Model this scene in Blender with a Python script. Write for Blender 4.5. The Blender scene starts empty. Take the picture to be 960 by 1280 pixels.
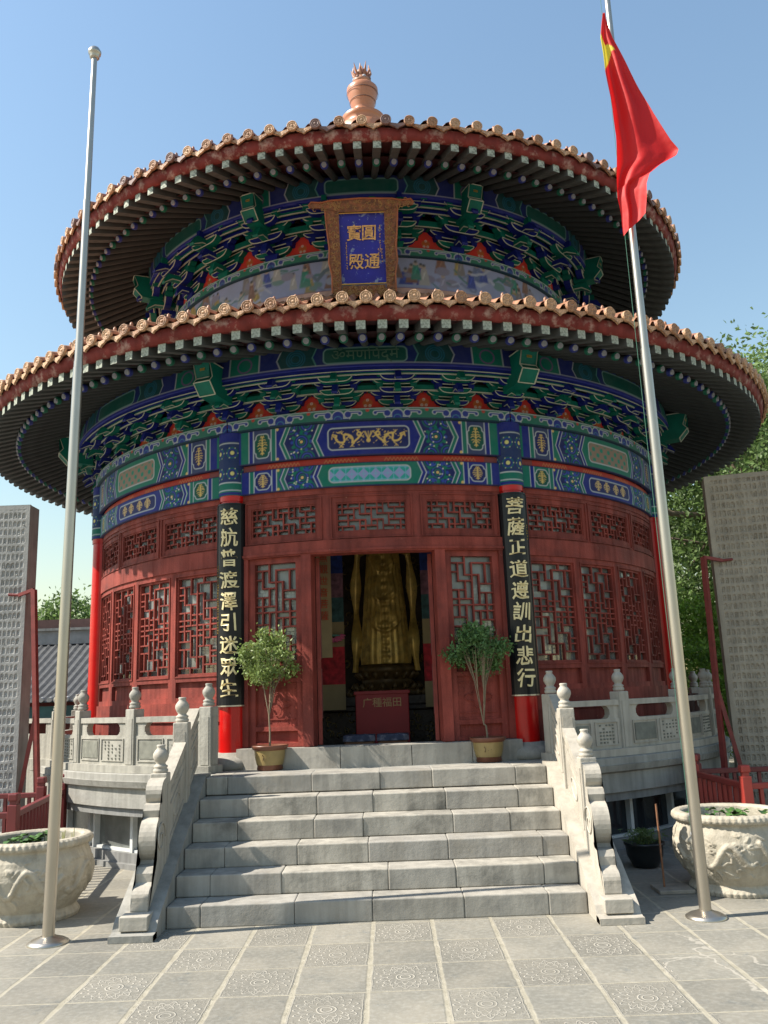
import bpy, bmesh, math, random
import numpy as np
from mathutils import Matrix, Vector
random.seed(7)
RS = np.random.RandomState(11)
scene = bpy.context.scene
COL = scene.collection
R_ = math.radians
sin, cos, pi = math.sin, math.cos, math.pi

# ------------------------------------------------------------------ materials
MATS = {}
def mat(name, col, rough=.6, metal=0., var=.15, vscale=6., col2=None, thr=(.55,.7), scale2=3., bump=0., bscale=40., spec=.5, detail=5., coat=0., streak=0., fleck=None):
    if name in MATS: return MATS[name]
    m = bpy.data.materials.new(name); m.use_nodes = True
    nt = m.node_tree; N = nt.nodes; L = nt.links
    b = N['Principled BSDF']
    b.inputs['Roughness'].default_value = rough; b.inputs['Metallic'].default_value = metal
    b.inputs['Specular IOR Level'].default_value = spec
    if coat: b.inputs['Coat Weight'].default_value = coat; b.inputs['Coat Roughness'].default_value = .15
    tc = N.new('ShaderNodeTexCoord')
    n1 = N.new('ShaderNodeTexNoise'); n1.inputs['Scale'].default_value = vscale; n1.inputs['Detail'].default_value = detail
    L.new(tc.outputs['Object'], n1.inputs['Vector'])
    mr = N.new('ShaderNodeMapRange'); mr.inputs[1].default_value = .3; mr.inputs[2].default_value = .7
    mr.inputs[3].default_value = 1-var; mr.inputs[4].default_value = 1+var
    L.new(n1.outputs['Fac'], mr.inputs[0])
    mul = N.new('ShaderNodeVectorMath'); mul.operation = 'SCALE'
    src = None
    if col2 is not None:
        n2 = N.new('ShaderNodeTexNoise'); n2.inputs['Scale'].default_value = scale2; n2.inputs['Detail'].default_value = 8; n2.inputs['Roughness'].default_value = .65
        L.new(tc.outputs['Object'], n2.inputs['Vector'])
        m2 = N.new('ShaderNodeMapRange'); m2.inputs[1].default_value = thr[0]; m2.inputs[2].default_value = thr[1]
        L.new(n2.outputs['Fac'], m2.inputs[0])
        mx = N.new('ShaderNodeMix'); mx.data_type = 'RGBA'
        mx.inputs[6].default_value = (*col, 1); mx.inputs[7].default_value = (*col2, 1)
        L.new(m2.outputs[0], mx.inputs[0]); L.new(mx.outputs[2], mul.inputs[0])
    else:
        mul.inputs[0].default_value = col
    L.new(mr.outputs[0], mul.inputs['Scale'])
    last = mul.outputs[0]
    if streak:
        mp = N.new('ShaderNodeMapping'); mp.inputs['Scale'].default_value = (9,9,.9); L.new(tc.outputs['Object'], mp.inputs[0])
        ns = N.new('ShaderNodeTexNoise'); ns.inputs['Scale'].default_value = 1.3; ns.inputs['Detail'].default_value = 6; ns.inputs['Roughness'].default_value = .6; L.new(mp.outputs[0], ns.inputs['Vector'])
        ms = N.new('ShaderNodeMapRange'); ms.inputs[1].default_value = .42; ms.inputs[2].default_value = .68; ms.inputs[3].default_value = 1.; ms.inputs[4].default_value = 1-streak; L.new(ns.outputs['Fac'], ms.inputs[0])
        v2 = N.new('ShaderNodeVectorMath'); v2.operation = 'SCALE'; L.new(last, v2.inputs[0]); L.new(ms.outputs[0], v2.inputs['Scale']); last = v2.outputs[0]
        rr_ = N.new('ShaderNodeMapRange'); rr_.inputs[1].default_value = .3; rr_.inputs[2].default_value = .7; rr_.inputs[3].default_value = max(0,rough-.12); rr_.inputs[4].default_value = min(1,rough+.15); L.new(ns.outputs['Fac'], rr_.inputs[0]); L.new(rr_.outputs[0], b.inputs['Roughness'])
    if fleck:
        nf = N.new('ShaderNodeTexNoise'); nf.inputs['Scale'].default_value = 30; nf.inputs['Detail'].default_value = 5; nf.inputs['Roughness'].default_value = .75; L.new(tc.outputs['Object'], nf.inputs['Vector'])
        mf = N.new('ShaderNodeMapRange'); mf.inputs[1].default_value = .665; mf.inputs[2].default_value = .70; mf.inputs[4].default_value = .75; L.new(nf.outputs['Fac'], mf.inputs[0])
        mx2 = N.new('ShaderNodeMix'); mx2.data_type = 'RGBA'; L.new(mf.outputs[0], mx2.inputs[0]); L.new(last, mx2.inputs[6]); mx2.inputs[7].default_value = (*fleck,1); last = mx2.outputs[2]
    L.new(last, b.inputs['Base Color'])
    if bump:
        n3 = N.new('ShaderNodeTexNoise'); n3.inputs['Scale'].default_value = bscale; n3.inputs['Detail'].default_value = 6
        L.new(tc.outputs['Object'], n3.inputs['Vector'])
        bp = N.new('ShaderNodeBump'); bp.inputs['Strength'].default_value = 1; bp.inputs['Distance'].default_value = bump
        L.new(n3.outputs['Fac'], bp.inputs['Height']); L.new(bp.outputs[0], b.inputs['Normal'])
    MATS[name] = m
    return m
def vcol_mat(name, rough=.6, wear=.06):
    m = bpy.data.materials.new(name); m.use_nodes = True
    nt = m.node_tree; N = nt.nodes; L = nt.links; b = N['Principled BSDF']
    b.inputs['Roughness'].default_value = rough; b.inputs['Specular IOR Level'].default_value = .2
    a = N.new('ShaderNodeAttribute'); a.attribute_name = 'paint'
    tc = N.new('ShaderNodeTexCoord'); n = N.new('ShaderNodeTexNoise'); n.inputs['Scale'].default_value = 5; n.inputs['Detail'].default_value = 8
    n.inputs['Roughness'].default_value = .7
    L.new(tc.outputs['Object'], n.inputs['Vector'])
    mr = N.new('ShaderNodeMapRange'); mr.inputs[1].default_value = .35; mr.inputs[2].default_value = .7; mr.inputs[3].default_value = 0; mr.inputs[4].default_value = wear*2
    L.new(n.outputs['Fac'], mr.inputs[0])
    mx = N.new('ShaderNodeMix'); mx.data_type = 'RGBA'; mx.inputs[7].default_value = (.2,.2,.19,1)
    L.new(mr.outputs[0], mx.inputs[0]); L.new(a.outputs['Color'], mx.inputs[6]); L.new(mx.outputs[2], b.inputs['Base Color'])
    MATS[name] = m
    return m
RED = mat('wall_red_paint', (.255,.052,.038), .65, var=.22, vscale=3, bump=.003, bscale=55, col2=(.18,.040,.031), thr=(.45,.62), scale2=2.2, spec=.2, streak=.36, fleck=(.36,.20,.15))
REDH = mat('column_red_lacquer', (.48,.006,.005), .3, var=.10, coat=.25, spec=.3)
REDD = mat('dark_red_paint', (.11,.014,.014), .55, var=.2)
FASC = mat('fascia_peeling_red', (.17,.03,.025), .7, var=.25, vscale=9, spec=.2, streak=.2, col2=(.36,.22,.18), thr=(.52,.66), scale2=7)
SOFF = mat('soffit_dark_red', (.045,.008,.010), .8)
RAFT = mat('rafter_grey_paint', (.058,.062,.058), .85, var=.25, vscale=8)
RAFE = mat('rafter_end_pattern', (.27,.29,.235), .75, var=.45, vscale=45, detail=1)
RNDG = mat('rafter_green', (.03,.034,.033), .85, var=.2)
ENDB = mat('rafter_end_blue', (.015,.025,.17), .6)
ENDG = mat('rafter_end_green', (.0,.10,.055), .6)
WHT = mat('white_pearl_paint', (.30,.31,.34), .7)
TILE = mat('glazed_tile_amber', (.38,.185,.10), .5, var=.35, vscale=7, col2=(.26,.10,.065), thr=(.48,.6), scale2=4)
TILEF = mat('tile_face_relief', (.46,.27,.15), .6, var=.45, vscale=70, detail=2, bump=.01, bscale=70)
TILE2 = mat('glazed_tile_brown', (.27,.12,.06), .5, var=.35, vscale=9, col2=(.18,.08,.05), thr=(.45,.6), scale2=6)
TILEF2 = mat('tile_face_brown', (.33,.17,.09), .6, var=.45, vscale=70, detail=2, bump=.01, bscale=70)
TILED = mat('tile_weathered_dark', (.16,.09,.075), .6, var=.3, vscale=6)
GRN = mat('bracket_green', (.002,.115,.082), .5, var=.2, spec=.25)
BLU = mat('bracket_blue', (.006,.013,.15), .5, var=.2, spec=.25)
DRK = mat('bracket_shadow_red', (.09,.012,.012), .6)
TRM = mat('bracket_pale_outline', (.40,.42,.33), .5, var=.15)
GOLD = mat('gold_leaf', (.62,.40,.10), .38, .55, var=.15, vscale=20)
GOLDC = mat('gold_character', (.72,.60,.33), .45, .2, var=.12, vscale=25)
BLK = mat('black_lacquer', (.006,.007,.009), .35, var=.1, spec=.25, coat=.08)
MARB = mat('white_marble', (.41,.375,.315), .65, streak=.22, var=.12, vscale=5, col2=(.36,.32,.26), thr=(.5,.78), scale2=4, bump=.003, bscale=35)
MARBG = mat('grey_marble', (.33,.315,.27), .7, streak=.3, var=.14, vscale=6, col2=(.25,.24,.21), thr=(.5,.75), scale2=3, bump=.004, bscale=30)  # greyer, darker copy of the white marble, for the left balustrade and wing
STEP = mat('step_limestone', (.34,.318,.275), .85, streak=.25, spec=.3, var=.14, vscale=5, col2=(.22,.21,.19), thr=(.5,.72), scale2=3.2, bump=.002, bscale=30)
STEP2 = mat('step_limestone_pale', (.37,.345,.295), .85, streak=.3, spec=.3, var=.16, vscale=6, col2=(.19,.18,.155), thr=(.5,.7), scale2=4, bump=.0022, bscale=28)
STEP3 = mat('step_limestone_grey', (.31,.293,.26), .85, streak=.25, spec=.3, var=.16, vscale=4, col2=(.29,.26,.21), thr=(.5,.75), scale2=3, bump=.0022, bscale=34)
STEPL = mat('pale_limestone', (.29,.28,.25), .8, streak=.25, var=.12, vscale=4, bump=.004, bscale=25)
CONC = mat('grey_concrete', (.22,.22,.21), .85, streak=.3, var=.12, vscale=3, col2=(.2,.2,.19), thr=(.5,.7), scale2=2)
METAL = mat('brushed_steel', (.44,.40,.34), .34, .92, var=.06, vscale=3)
URN = mat('carved_cream_stone', (.40,.36,.285), .8, streak=.25, var=.18, vscale=7, col2=(.30,.26,.19), thr=(.56,.74), scale2=6, bump=.006, bscale=45)
STELE = mat('stele_limestone', (.32,.28,.22), .85, streak=.2, spec=.25, var=.14, vscale=5, bump=.003, bscale=50)
STELG = mat('stele_grey_limestone', (.34,.335,.32), .85, streak=.2, spec=.25, var=.14, vscale=5, bump=.003, bscale=50)
FENC = mat('fence_red_paint', (.30,.035,.025), .45, var=.12)
FENCD = mat('fence_maroon_paint', (.14,.018,.018), .45, var=.12)
BRAC = mat('brace_maroon_paint', (.17,.022,.018), .5, var=.2, vscale=12)
WFRM = mat('white_window_frame', (.55,.57,.56), .5)
DGLS = mat('dark_glass', (.02,.025,.03), .08, var=.05)
WOOD = mat('carved_frame_wood', (.17,.060,.022), .5, var=.5, vscale=22, bump=.02, bscale=28)
WOODE = mat('frame_edge_orange', (.30,.09,.035), .5, var=.25)
ROOFG = mat('grey_clay_tile', (.065,.067,.07), .9, var=.3, vscale=9)
BARK = mat('bark_brown', (.16,.12,.085), .9, var=.3, vscale=20, bump=.01, bscale=30)
BARKL = mat('pale_stem', (.20,.155,.10), .85, var=.2, vscale=30)
SOIL = mat('dark_soil', (.06,.045,.03), .95)
POTY = mat('pot_ochre_glaze', (.27,.195,.075), .4, var=.12, vscale=10)
POTB = mat('pot_brown_glaze', (.15,.055,.03), .4, var=.15)
POTK = mat('pot_black', (.012,.016,.018), .35)
RUST = mat('rusty_iron', (.22,.10,.05), .8, var=.35, vscale=25)
FLAG = None
PAINT = vcol_mat('painted_timber')
MURAL = vcol_mat('mural_paint', .7, .2)
def leafmat(name, c, tr=.35, var=.3):
    m = bpy.data.materials.new(name); m.use_nodes = True; nt = m.node_tree; N = nt.nodes; L = nt.links
    b = N['Principled BSDF']; b.inputs['Roughness'].default_value = .5
    out = N['Material Output']; t = N.new('ShaderNodeBsdfTranslucent'); mx = N.new('ShaderNodeMixShader'); mx.inputs[0].default_value = tr
    g = N.new('ShaderNodeTexCoord'); n = N.new('ShaderNodeTexNoise'); n.inputs['Scale'].default_value = 2.5; n.inputs['Detail'].default_value = 6
    L.new(g.outputs['Object'], n.inputs['Vector'])
    mr = N.new('ShaderNodeMapRange'); mr.inputs[1].default_value = .3; mr.inputs[2].default_value = .7; mr.inputs[3].default_value = 1-var; mr.inputs[4].default_value = 1+var
    L.new(n.outputs['Fac'], mr.inputs[0])
    gi = N.new('ShaderNodeAttribute'); gi.attribute_name = 'tone'
    mm = N.new('ShaderNodeMath'); mm.operation = 'MULTIPLY'; L.new(mr.outputs[0], mm.inputs[0]); L.new(gi.outputs['Fac'], mm.inputs[1])
    v = N.new('ShaderNodeVectorMath'); v.operation = 'SCALE'; v.inputs[0].default_value = c; L.new(mm.outputs[0], v.inputs['Scale'])
    L.new(v.outputs[0], b.inputs['Base Color']); L.new(v.outputs[0], t.inputs['Color'])
    L.new(b.outputs[0], mx.inputs[1]); L.new(t.outputs[0], mx.inputs[2]); L.new(mx.outputs[0], out.inputs['Surface'])
    MATS[name] = m; return m
LEAF = leafmat('leaf_green', (.13,.20,.06), .45)
LEAFP = leafmat('leaf_potted', (.20,.27,.075), .35)
LEAFPD = leafmat('leaf_potted_deep', (.10,.20,.06), .35)
LEAFB = leafmat('leaf_bright', (.17,.28,.035), .45)
def glassmat(name, dustcol, dust, tint=(.75,.78,.8)):
    m = bpy.data.materials.new(name); m.use_nodes = True; nt = m.node_tree; N = nt.nodes; L = nt.links
    N.remove(N['Principled BSDF']); out = N['Material Output']
    tr = N.new('ShaderNodeBsdfTransparent'); tr.inputs[0].default_value = (*tint,1)
    di = N.new('ShaderNodeBsdfDiffuse'); di.inputs[0].default_value = (*dustcol,1)
    gl = N.new('ShaderNodeBsdfGlossy'); gl.inputs['Roughness'].default_value = .04; gl.inputs[0].default_value = (.9,.9,.9,1)
    lw = N.new('ShaderNodeFresnel'); lw.inputs[0].default_value = 1.5
    m1 = N.new('ShaderNodeMixShader'); m2 = N.new('ShaderNodeMixShader')
    tc = N.new('ShaderNodeTexCoord'); n = N.new('ShaderNodeTexNoise'); n.inputs['Scale'].default_value = 1.7; n.inputs['Detail'].default_value = 4
    L.new(tc.outputs['Object'], n.inputs['Vector'])
    mr = N.new('ShaderNodeMapRange'); mr.inputs[1].default_value = .35; mr.inputs[2].default_value = .65; mr.inputs[3].default_value = dust*.6; mr.inputs[4].default_value = min(1,dust*1.4)
    L.new(n.outputs['Fac'], mr.inputs[0]); L.new(mr.outputs[0], m1.inputs[0])
    L.new(tr.outputs[0], m1.inputs[1]); L.new(di.outputs[0], m1.inputs[2])
    L.new(lw.outputs[0], m2.inputs[0]); L.new(m1.outputs[0], m2.inputs[1]); L.new(gl.outputs[0], m2.inputs[2]); L.new(m2.outputs[0], out.inputs['Surface'])
    MATS[name] = m; return m
PANE = glassmat('dusty_window_glass', (.27,.29,.28), .5)

# ------------------------------------------------------------------ object helpers
def tag(o, label=None, cat=None, group=None, kind=None):
    if label: o['label'] = label
    if cat: o['category'] = cat
    if group: o['group'] = group
    if kind: o['kind'] = kind
    return o
def empty(name, label, cat, loc=(0,0,0), rz=0, group=None):
    o = bpy.data.objects.new(name, None); COL.objects.link(o); o.location = loc; o.rotation_euler = (0,0,rz)
    o.empty_display_size = .1
    return tag(o, label, cat, group)
def link(name, me, parent=None, loc=None, rot=None, label=None):
    o = bpy.data.objects.new(name, me); COL.objects.link(o)
    if parent is not None: o.parent = parent
    if loc is not None: o.location = loc
    if rot is not None: o.rotation_euler = rot
    if label: o['label'] = label
    return o
class MB:
    """collects geometry with per-face material"""
    def __init__(s): s.v = []; s.f = []; s.m = []; s.mats = []; s.sm = []
    def mi(s, m):
        if m not in s.mats: s.mats.append(m)
        return s.mats.index(m)
    def add(s, vs, fs, m, smooth=False, M=None):
        k = len(s.v)
        if M is not None: vs = [tuple(M @ Vector(v)) for v in vs]
        s.v += [tuple(v) for v in vs]; i = s.mi(m)
        for f in fs: s.f.append(tuple(a+k for a in f)); s.m.append(i); s.sm.append(smooth)
    def mesh(s, name):
        me = bpy.data.meshes.new(name); me.from_pydata(s.v, [], s.f)
        for m in s.mats: me.materials.append(m)
        me.polygons.foreach_set('material_index', s.m); me.polygons.foreach_set('use_smooth', s.sm)
        me.validate(); me.update(); return me
    def build(s, name, parent=None, **k): return link(name, s.mesh(name), parent, **k)
    # primitives
    def box(s, x0,x1,y0,y1,z0,z1, m, M=None, bev=0.):
        if bev > 0:
            bm = bmesh.new(); bmesh.ops.create_cube(bm, size=1)
            for v in bm.verts: v.co = Vector(((x0+x1)/2+v.co.x*(x1-x0), (y0+y1)/2+v.co.y*(y1-y0), (z0+z1)/2+v.co.z*(z1-z0)))
            bmesh.ops.bevel(bm, geom=list(bm.edges), offset=bev, segments=2, profile=.5, affect='EDGES')
            s.bm(bm, m, M); return
        s.add([(x0,y0,z0),(x1,y0,z0),(x1,y1,z0),(x0,y1,z0),(x0,y0,z1),(x1,y0,z1),(x1,y1,z1),(x0,y1,z1)],
              [(0,3,2,1),(4,5,6,7),(0,1,5,4),(1,2,6,5),(2,3,7,6),(3,0,4,7)], m, M=M)
    def bm(s, bm, m, M=None, smooth=False):
        bm.verts.index_update()
        s.add([v.co[:] for v in bm.verts], [[v.index for v in f.verts] for f in bm.faces], m, smooth, M); bm.free()
    def prism(s, pts, d0, d1, m, axis='x', M=None, smooth=False):
        """polygon pts extruded along axis from d0 to d1. axis x: pts=(y,z); y: (x,z); z: (x,y)"""
        n = len(pts)
        def P(p, d):
            return (d,p[0],p[1]) if axis=='x' else ((p[0],d,p[1]) if axis=='y' else (p[0],p[1],d))
        a = sum(pts[i][0]*pts[(i+1)%n][1]-pts[(i+1)%n][0]*pts[i][1] for i in range(n))
        bm = bmesh.new(); va = [bm.verts.new(P(p,d0)) for p in pts]; vb = [bm.verts.new(P(p,d1)) for p in pts]
        fa = bm.faces.new(va); fb = bm.faces.new(vb[::-1])
        for i in range(n): bm.faces.new((va[i],vb[i],vb[(i+1)%n],va[(i+1)%n]))
        bmesh.ops.triangulate(bm, faces=[fa,fb]); bmesh.ops.recalc_face_normals(bm, faces=list(bm.faces))
        s.bm(bm, m, M, smooth)
    def lathe(s, prof, n, m, cx=0, cy=0, smooth=True, cap=True, M=None, sq=0):
        vs = []; fs = []
        for (r,z) in prof:
            for i in range(n):
                a = 2*pi*i/n; vs.append((cx+r*cos(a), cy+r*sin(a), z))
        K = len(prof)
        for k in range(K-1):
            for i in range(n):
                j = (i+1)%n; fs.append((k*n+i,k*n+j,(k+1)*n+j,(k+1)*n+i))
        s.add(vs, fs, m, smooth, M)
        if cap:
            for k in (0, K-1):
                r,z = prof[k]
                if r > 1e-4:
                    idx = [(cx+r*cos(2*pi*i/n), cy+r*sin(2*pi*i/n), z) for i in range(n)]
                    s.add(idx, [tuple(range(n)) if k else tuple(range(n))[::-1]], m, False, M)
    def tube(s, pts, rad, m, n=8, cap=True, M=None):
        pts = [Vector(p) for p in pts]; K = len(pts)
        if not hasattr(rad,'__len__'): rad = [rad]*K
        vs = []; fs = []; up = None
        for i,p in enumerate(pts):
            t = (pts[min(i+1,K-1)]-pts[max(i-1,0)]).normalized()
            if up is None:
                up = Vector((0,0,1)) if abs(t.z) < .9 else Vector((1,0,0))
            a = t.cross(up).normalized(); b = a.cross(t).normalized(); up = b
            for j in range(n):
                q = 2*pi*j/n; vs.append(tuple(p + (a*cos(q)+b*sin(q))*rad[i]))
        for k in range(K-1):
            for j in range(n): fs.append((k*n+j,k*n+(j+1)%n,(k+1)*n+(j+1)%n,(k+1)*n+j))
        s.add(vs, fs, m, True, M)
        if cap: 
            s.add(vs[:n], [tuple(range(n))], m, False, M if False else (M if M is None else M)); s.add(vs[-n:], [tuple(range(n))[::-1]], m, False, M)
    def cbox(s, t0, t1, r0, r1, z0, z1, m, step=2.0, r1b=None):
        """box bent round the axis, angles in degrees from -Y towards +X"""
        n = max(1, int(math.ceil(abs(t1-t0)/step))); vs = []; fs = []
        rb = r1 if r1b is None else r1b
        for i in range(n+1):
            a = R_(t0+(t1-t0)*i/n); S, Cc = sin(a), -cos(a)
            vs += [(r0*S,r0*Cc,z0),(rb*S,rb*Cc,z0),(r1*S,r1*Cc,z1),(r0*S,r0*Cc,z1)]
        for i in range(n):
            k = i*4
            for j in range(4): fs.append((k+j, k+(j+1)%4, k+4+(j+1)%4, k+4+j)[::-1])
        if abs(t1-t0) < 359.9: fs.append((0,1,2,3)[::-1]); fs.append((n*4+3,n*4+2,n*4+1,n*4)[::-1])
        s.add(vs, fs, m)
def cyl(t, r, z): a = R_(t); return (r*sin(a), -r*cos(a), z)
def shell(name, prof, m, parent, n=180, t0=0, t1=360, smooth=True):
    vs = []; fs = []; full = abs(t1-t0-360) < 1e-6; cols = n if full else n+1
    for (r,z) in prof:
        for i in range(cols): vs.append(cyl(t0+(t1-t0)*i/n, r, z))
    for k in range(len(prof)-1):
        for i in range(n): fs.append((k*cols+i, k*cols+(i+1)%cols, (k+1)*cols+(i+1)%cols, (k+1)*cols+i))
    b = MB(); b.add(vs, fs, m, smooth); return b.build(name, parent)
def fontmesh(body, size, extr, m, name='lettering', bold=0., align='CENTER', shear=0.):
    c = bpy.data.curves.new(name, 'FONT'); c.body = body; c.size = size; c.extrude = extr; c.align_x = align; c.align_y = 'CENTER'
    c.offset = bold; c.shear = shear; c.resolution_u = 3
    o = bpy.data.objects.new(name, c); COL.objects.link(o); bpy.context.view_layer.update()
    dg = bpy.context.evaluated_depsgraph_get(); me = bpy.data.meshes.new_from_object(o.evaluated_get(dg))
    bpy.data.objects.remove(o); bpy.data.curves.remove(c)
    me.materials.clear(); me.materials.append(m); me.name = name; return me
def merge_into(mbx, me, m, M=None):
    mbx.add([v.co[:] for v in me.vertices], [tuple(p.vertices) for p in me.polygons], m, M=M)

# ------------------------------------------------------------------ painting on fine grids
TEAL=(.002,.135,.095); BLUE=(.006,.014,.18); WH=(.40,.43,.46); GD=(.62,.42,.13); RD=(.36,.03,.02); NAVY=(.008,.014,.10); LAV=(.25,.27,.50); AQ=(.02,.30,.27); OR=(.42,.15,.04)
class Canvas:
    def __init__(s, w, h, res, bg):
        s.nx = int(round(w/res))+1; s.ny = int(round(h/res))+1; s.w = w; s.h = h; s.res = max(res, .004)
        x = np.linspace(-w/2, w/2, s.nx); y = np.linspace(0, h, s.ny)
        s.X, s.Y = np.meshgrid(x, y); s.c = np.empty(s.X.shape+(3,)); s.c[:] = bg
    def fill(s, d, col):
        a = np.clip(.5 - d/s.res, 0, 1)[...,None]; s.c = s.c*(1-a) + np.array(col)*a
    def stroke(s, d, w, col): s.fill(np.abs(d)-w/2, col)
    def rbox(s, cx, cy, hx, hy, r):
        qx = np.abs(s.X-cx)-hx+r; qy = np.abs(s.Y-cy)-hy+r
        return np.hypot(np.maximum(qx,0), np.maximum(qy,0)) + np.minimum(np.maximum(qx,qy),0) - r
    def circ(s, cx, cy, r): return np.hypot(s.X-cx, s.Y-cy)-r
    def line(s, pts, w, col):
        d = np.full(s.X.shape, 9.)
        for (a,b) in zip(pts[:-1], pts[1:]):
            vx, vy = b[0]-a[0], b[1]-a[1]; L2 = vx*vx+vy*vy+1e-9
            t = np.clip(((s.X-a[0])*vx+(s.Y-a[1])*vy)/L2, 0, 1)
            d = np.minimum(d, np.hypot(s.X-a[0]-t*vx, s.Y-a[1]-t*vy))
        s.fill(d-w/2, col)
    def vline(s, x, w, col): s.fill(np.abs(np.abs(s.X)-x)-w/2, col)
    def ornament(s, cx, cy, hx, hy, col, seed, n=9, w=.010, dragon=False):
        r = random.Random(seed)
        if dragon:
            for sg in (-1, 1):
                pts = []
                for i in range(40):
                    t = i/39.; pts.append((cx+sg*hx*(.16+.74*t)+sg*hx*.05*cos(t*21), cy+hy*.55*sin(t*13+.6)*(1-.2*t)))
                s.line(pts, w*1.35, col)
                p = pts[0]; s.fill(s.circ(p[0]+sg*w, p[1]+w, w*1.9), col); s.fill(s.circ(p[0]+sg*w*1.2, p[1]+w*1.2, w*.7), NAVY)
                s.line([(p[0],p[1]),(p[0]-sg*w*2,p[1]+w*2.6)], w*.6, col); s.line([(p[0],p[1]),(p[0]-sg*w*2.2,p[1]-w*1.4)], w*.7, col)
                for i in range(5, 38, 5):
                    p = pts[i]; up = 1 if (i//5)%2 else -1
                    u = (p[0]+sg*w*1.8, p[1]+up*hy*.42); s.line([p,(p[0]+sg*w*.2,(p[1]+u[1])/2),u], w*.7, col)
                    for q in (-1,0,1): s.line([u,(u[0]+q*w*1.3,u[1]+up*w*1.3)], w*.4, col)
                for i in range(26):
                    x = cx+sg*r.uniform(.12,1)*hx; y = cy+r.uniform(-.95,.95)*hy; s.line([(x,y),(x+r.uniform(-1,1)*w*1.5,y+r.uniform(-1,1)*w)], w*.45, col)
                s.line([pts[-1],(cx+sg*hx*.97,cy+hy*.6),(cx+sg*hx,cy+hy*.1)], w*.6, col)
            for k in range(5): s.line([(cx,cy-hy*.2),(cx+w*3*sin(k*.7-1.4),cy+hy*.75)], w*.55, col)
            s.fill(s.circ(cx, cy-hy*.3, w*1.5), col)
        else:
            s.line([(cx,cy-hy*.8),(cx,cy+hy*.8)], w*1.3, col)
            for i in range(n):
                t = -0.75+1.5*i/(n-1); a = hx*(1-abs(t)**1.5)*.85; y = cy+hy*t
                k = r.uniform(.2,.5)*hy/n*3
                s.line([(cx,y),(cx+a*.6,y+k),(cx+a,y+k*.2)], w*.75, col); s.line([(cx,y),(cx-a*.6,y+k),(cx-a,y+k*.2)], w*.75, col)
    def bent(s, name, parent, R, z0, thick=.05, arc=None, m=None, tilt=0., flipedge=True):
        """bend the canvas round the axis; X in metres becomes angle"""
        ang = s.X/R if arc is None else s.X/(s.w/2)*R_(arc/2)
        Rr = R + tilt*(s.Y/s.h)
        co = np.stack([Rr*np.sin(ang), -Rr*np.cos(ang), z0+s.Y], -1).reshape(-1,3)
        nx, ny = s.nx, s.ny; i = np.arange(nx-1); j = np.arange(ny-1); I, J = np.meshgrid(i,j)
        a = (J*nx+I).ravel(); quads = np.stack([a,a+1,a+nx+1,a+nx],-1)
        # top and bottom returns
        nb = len(co); f = 1-thick/R
        bot = co.reshape(ny,nx,3)[0].copy(); bot[:,:2] *= f; top = co.reshape(ny,nx,3)[-1].copy(); top[:,:2] *= f
        co2 = np.vstack([co, bot, top]); k = np.arange(nx-1)
        q2 = np.stack([k, k+1, nb+k+1, nb+k],-1)[:, ::-1]; q3 = np.stack([(ny-1)*nx+k,(ny-1)*nx+k+1, nb+nx+k+1, nb+nx+k],-1)
        F = np.vstack([quads,q2,q3])
        cols = np.vstack([s.c.reshape(-1,3), s.c[0], s.c[-1]])
        return npmesh(name, co2, F, m or PAINT, cols, parent)
def npmesh(name, co, F, m, cols=None, parent=None, smooth=True, attr='paint', ret='obj'):
    me = bpy.data.meshes.new(name); me.vertices.add(len(co)); me.vertices.foreach_set('co', np.asarray(co, dtype=np.float32).ravel())
    n = F.shape[1]; me.loops.add(F.size); me.loops.foreach_set('vertex_index', F.ravel().astype(np.int32))
    me.polygons.add(len(F)); me.polygons.foreach_set('loop_start', np.arange(0, F.size, n, dtype=np.int32))
    me.materials.append(m)
    me.update(calc_edges=True); me.polygons.foreach_set('use_smooth', [smooth]*len(F))
    if cols is not None:
        at = me.color_attributes.new(attr, 'FLOAT_COLOR', 'POINT')
        at.data.foreach_set('color', np.hstack([cols, np.ones((len(cols),1))]).astype(np.float32).ravel())
    me.validate(); me.update()
    return me if ret == 'mesh' else link(name, me, parent)
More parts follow.
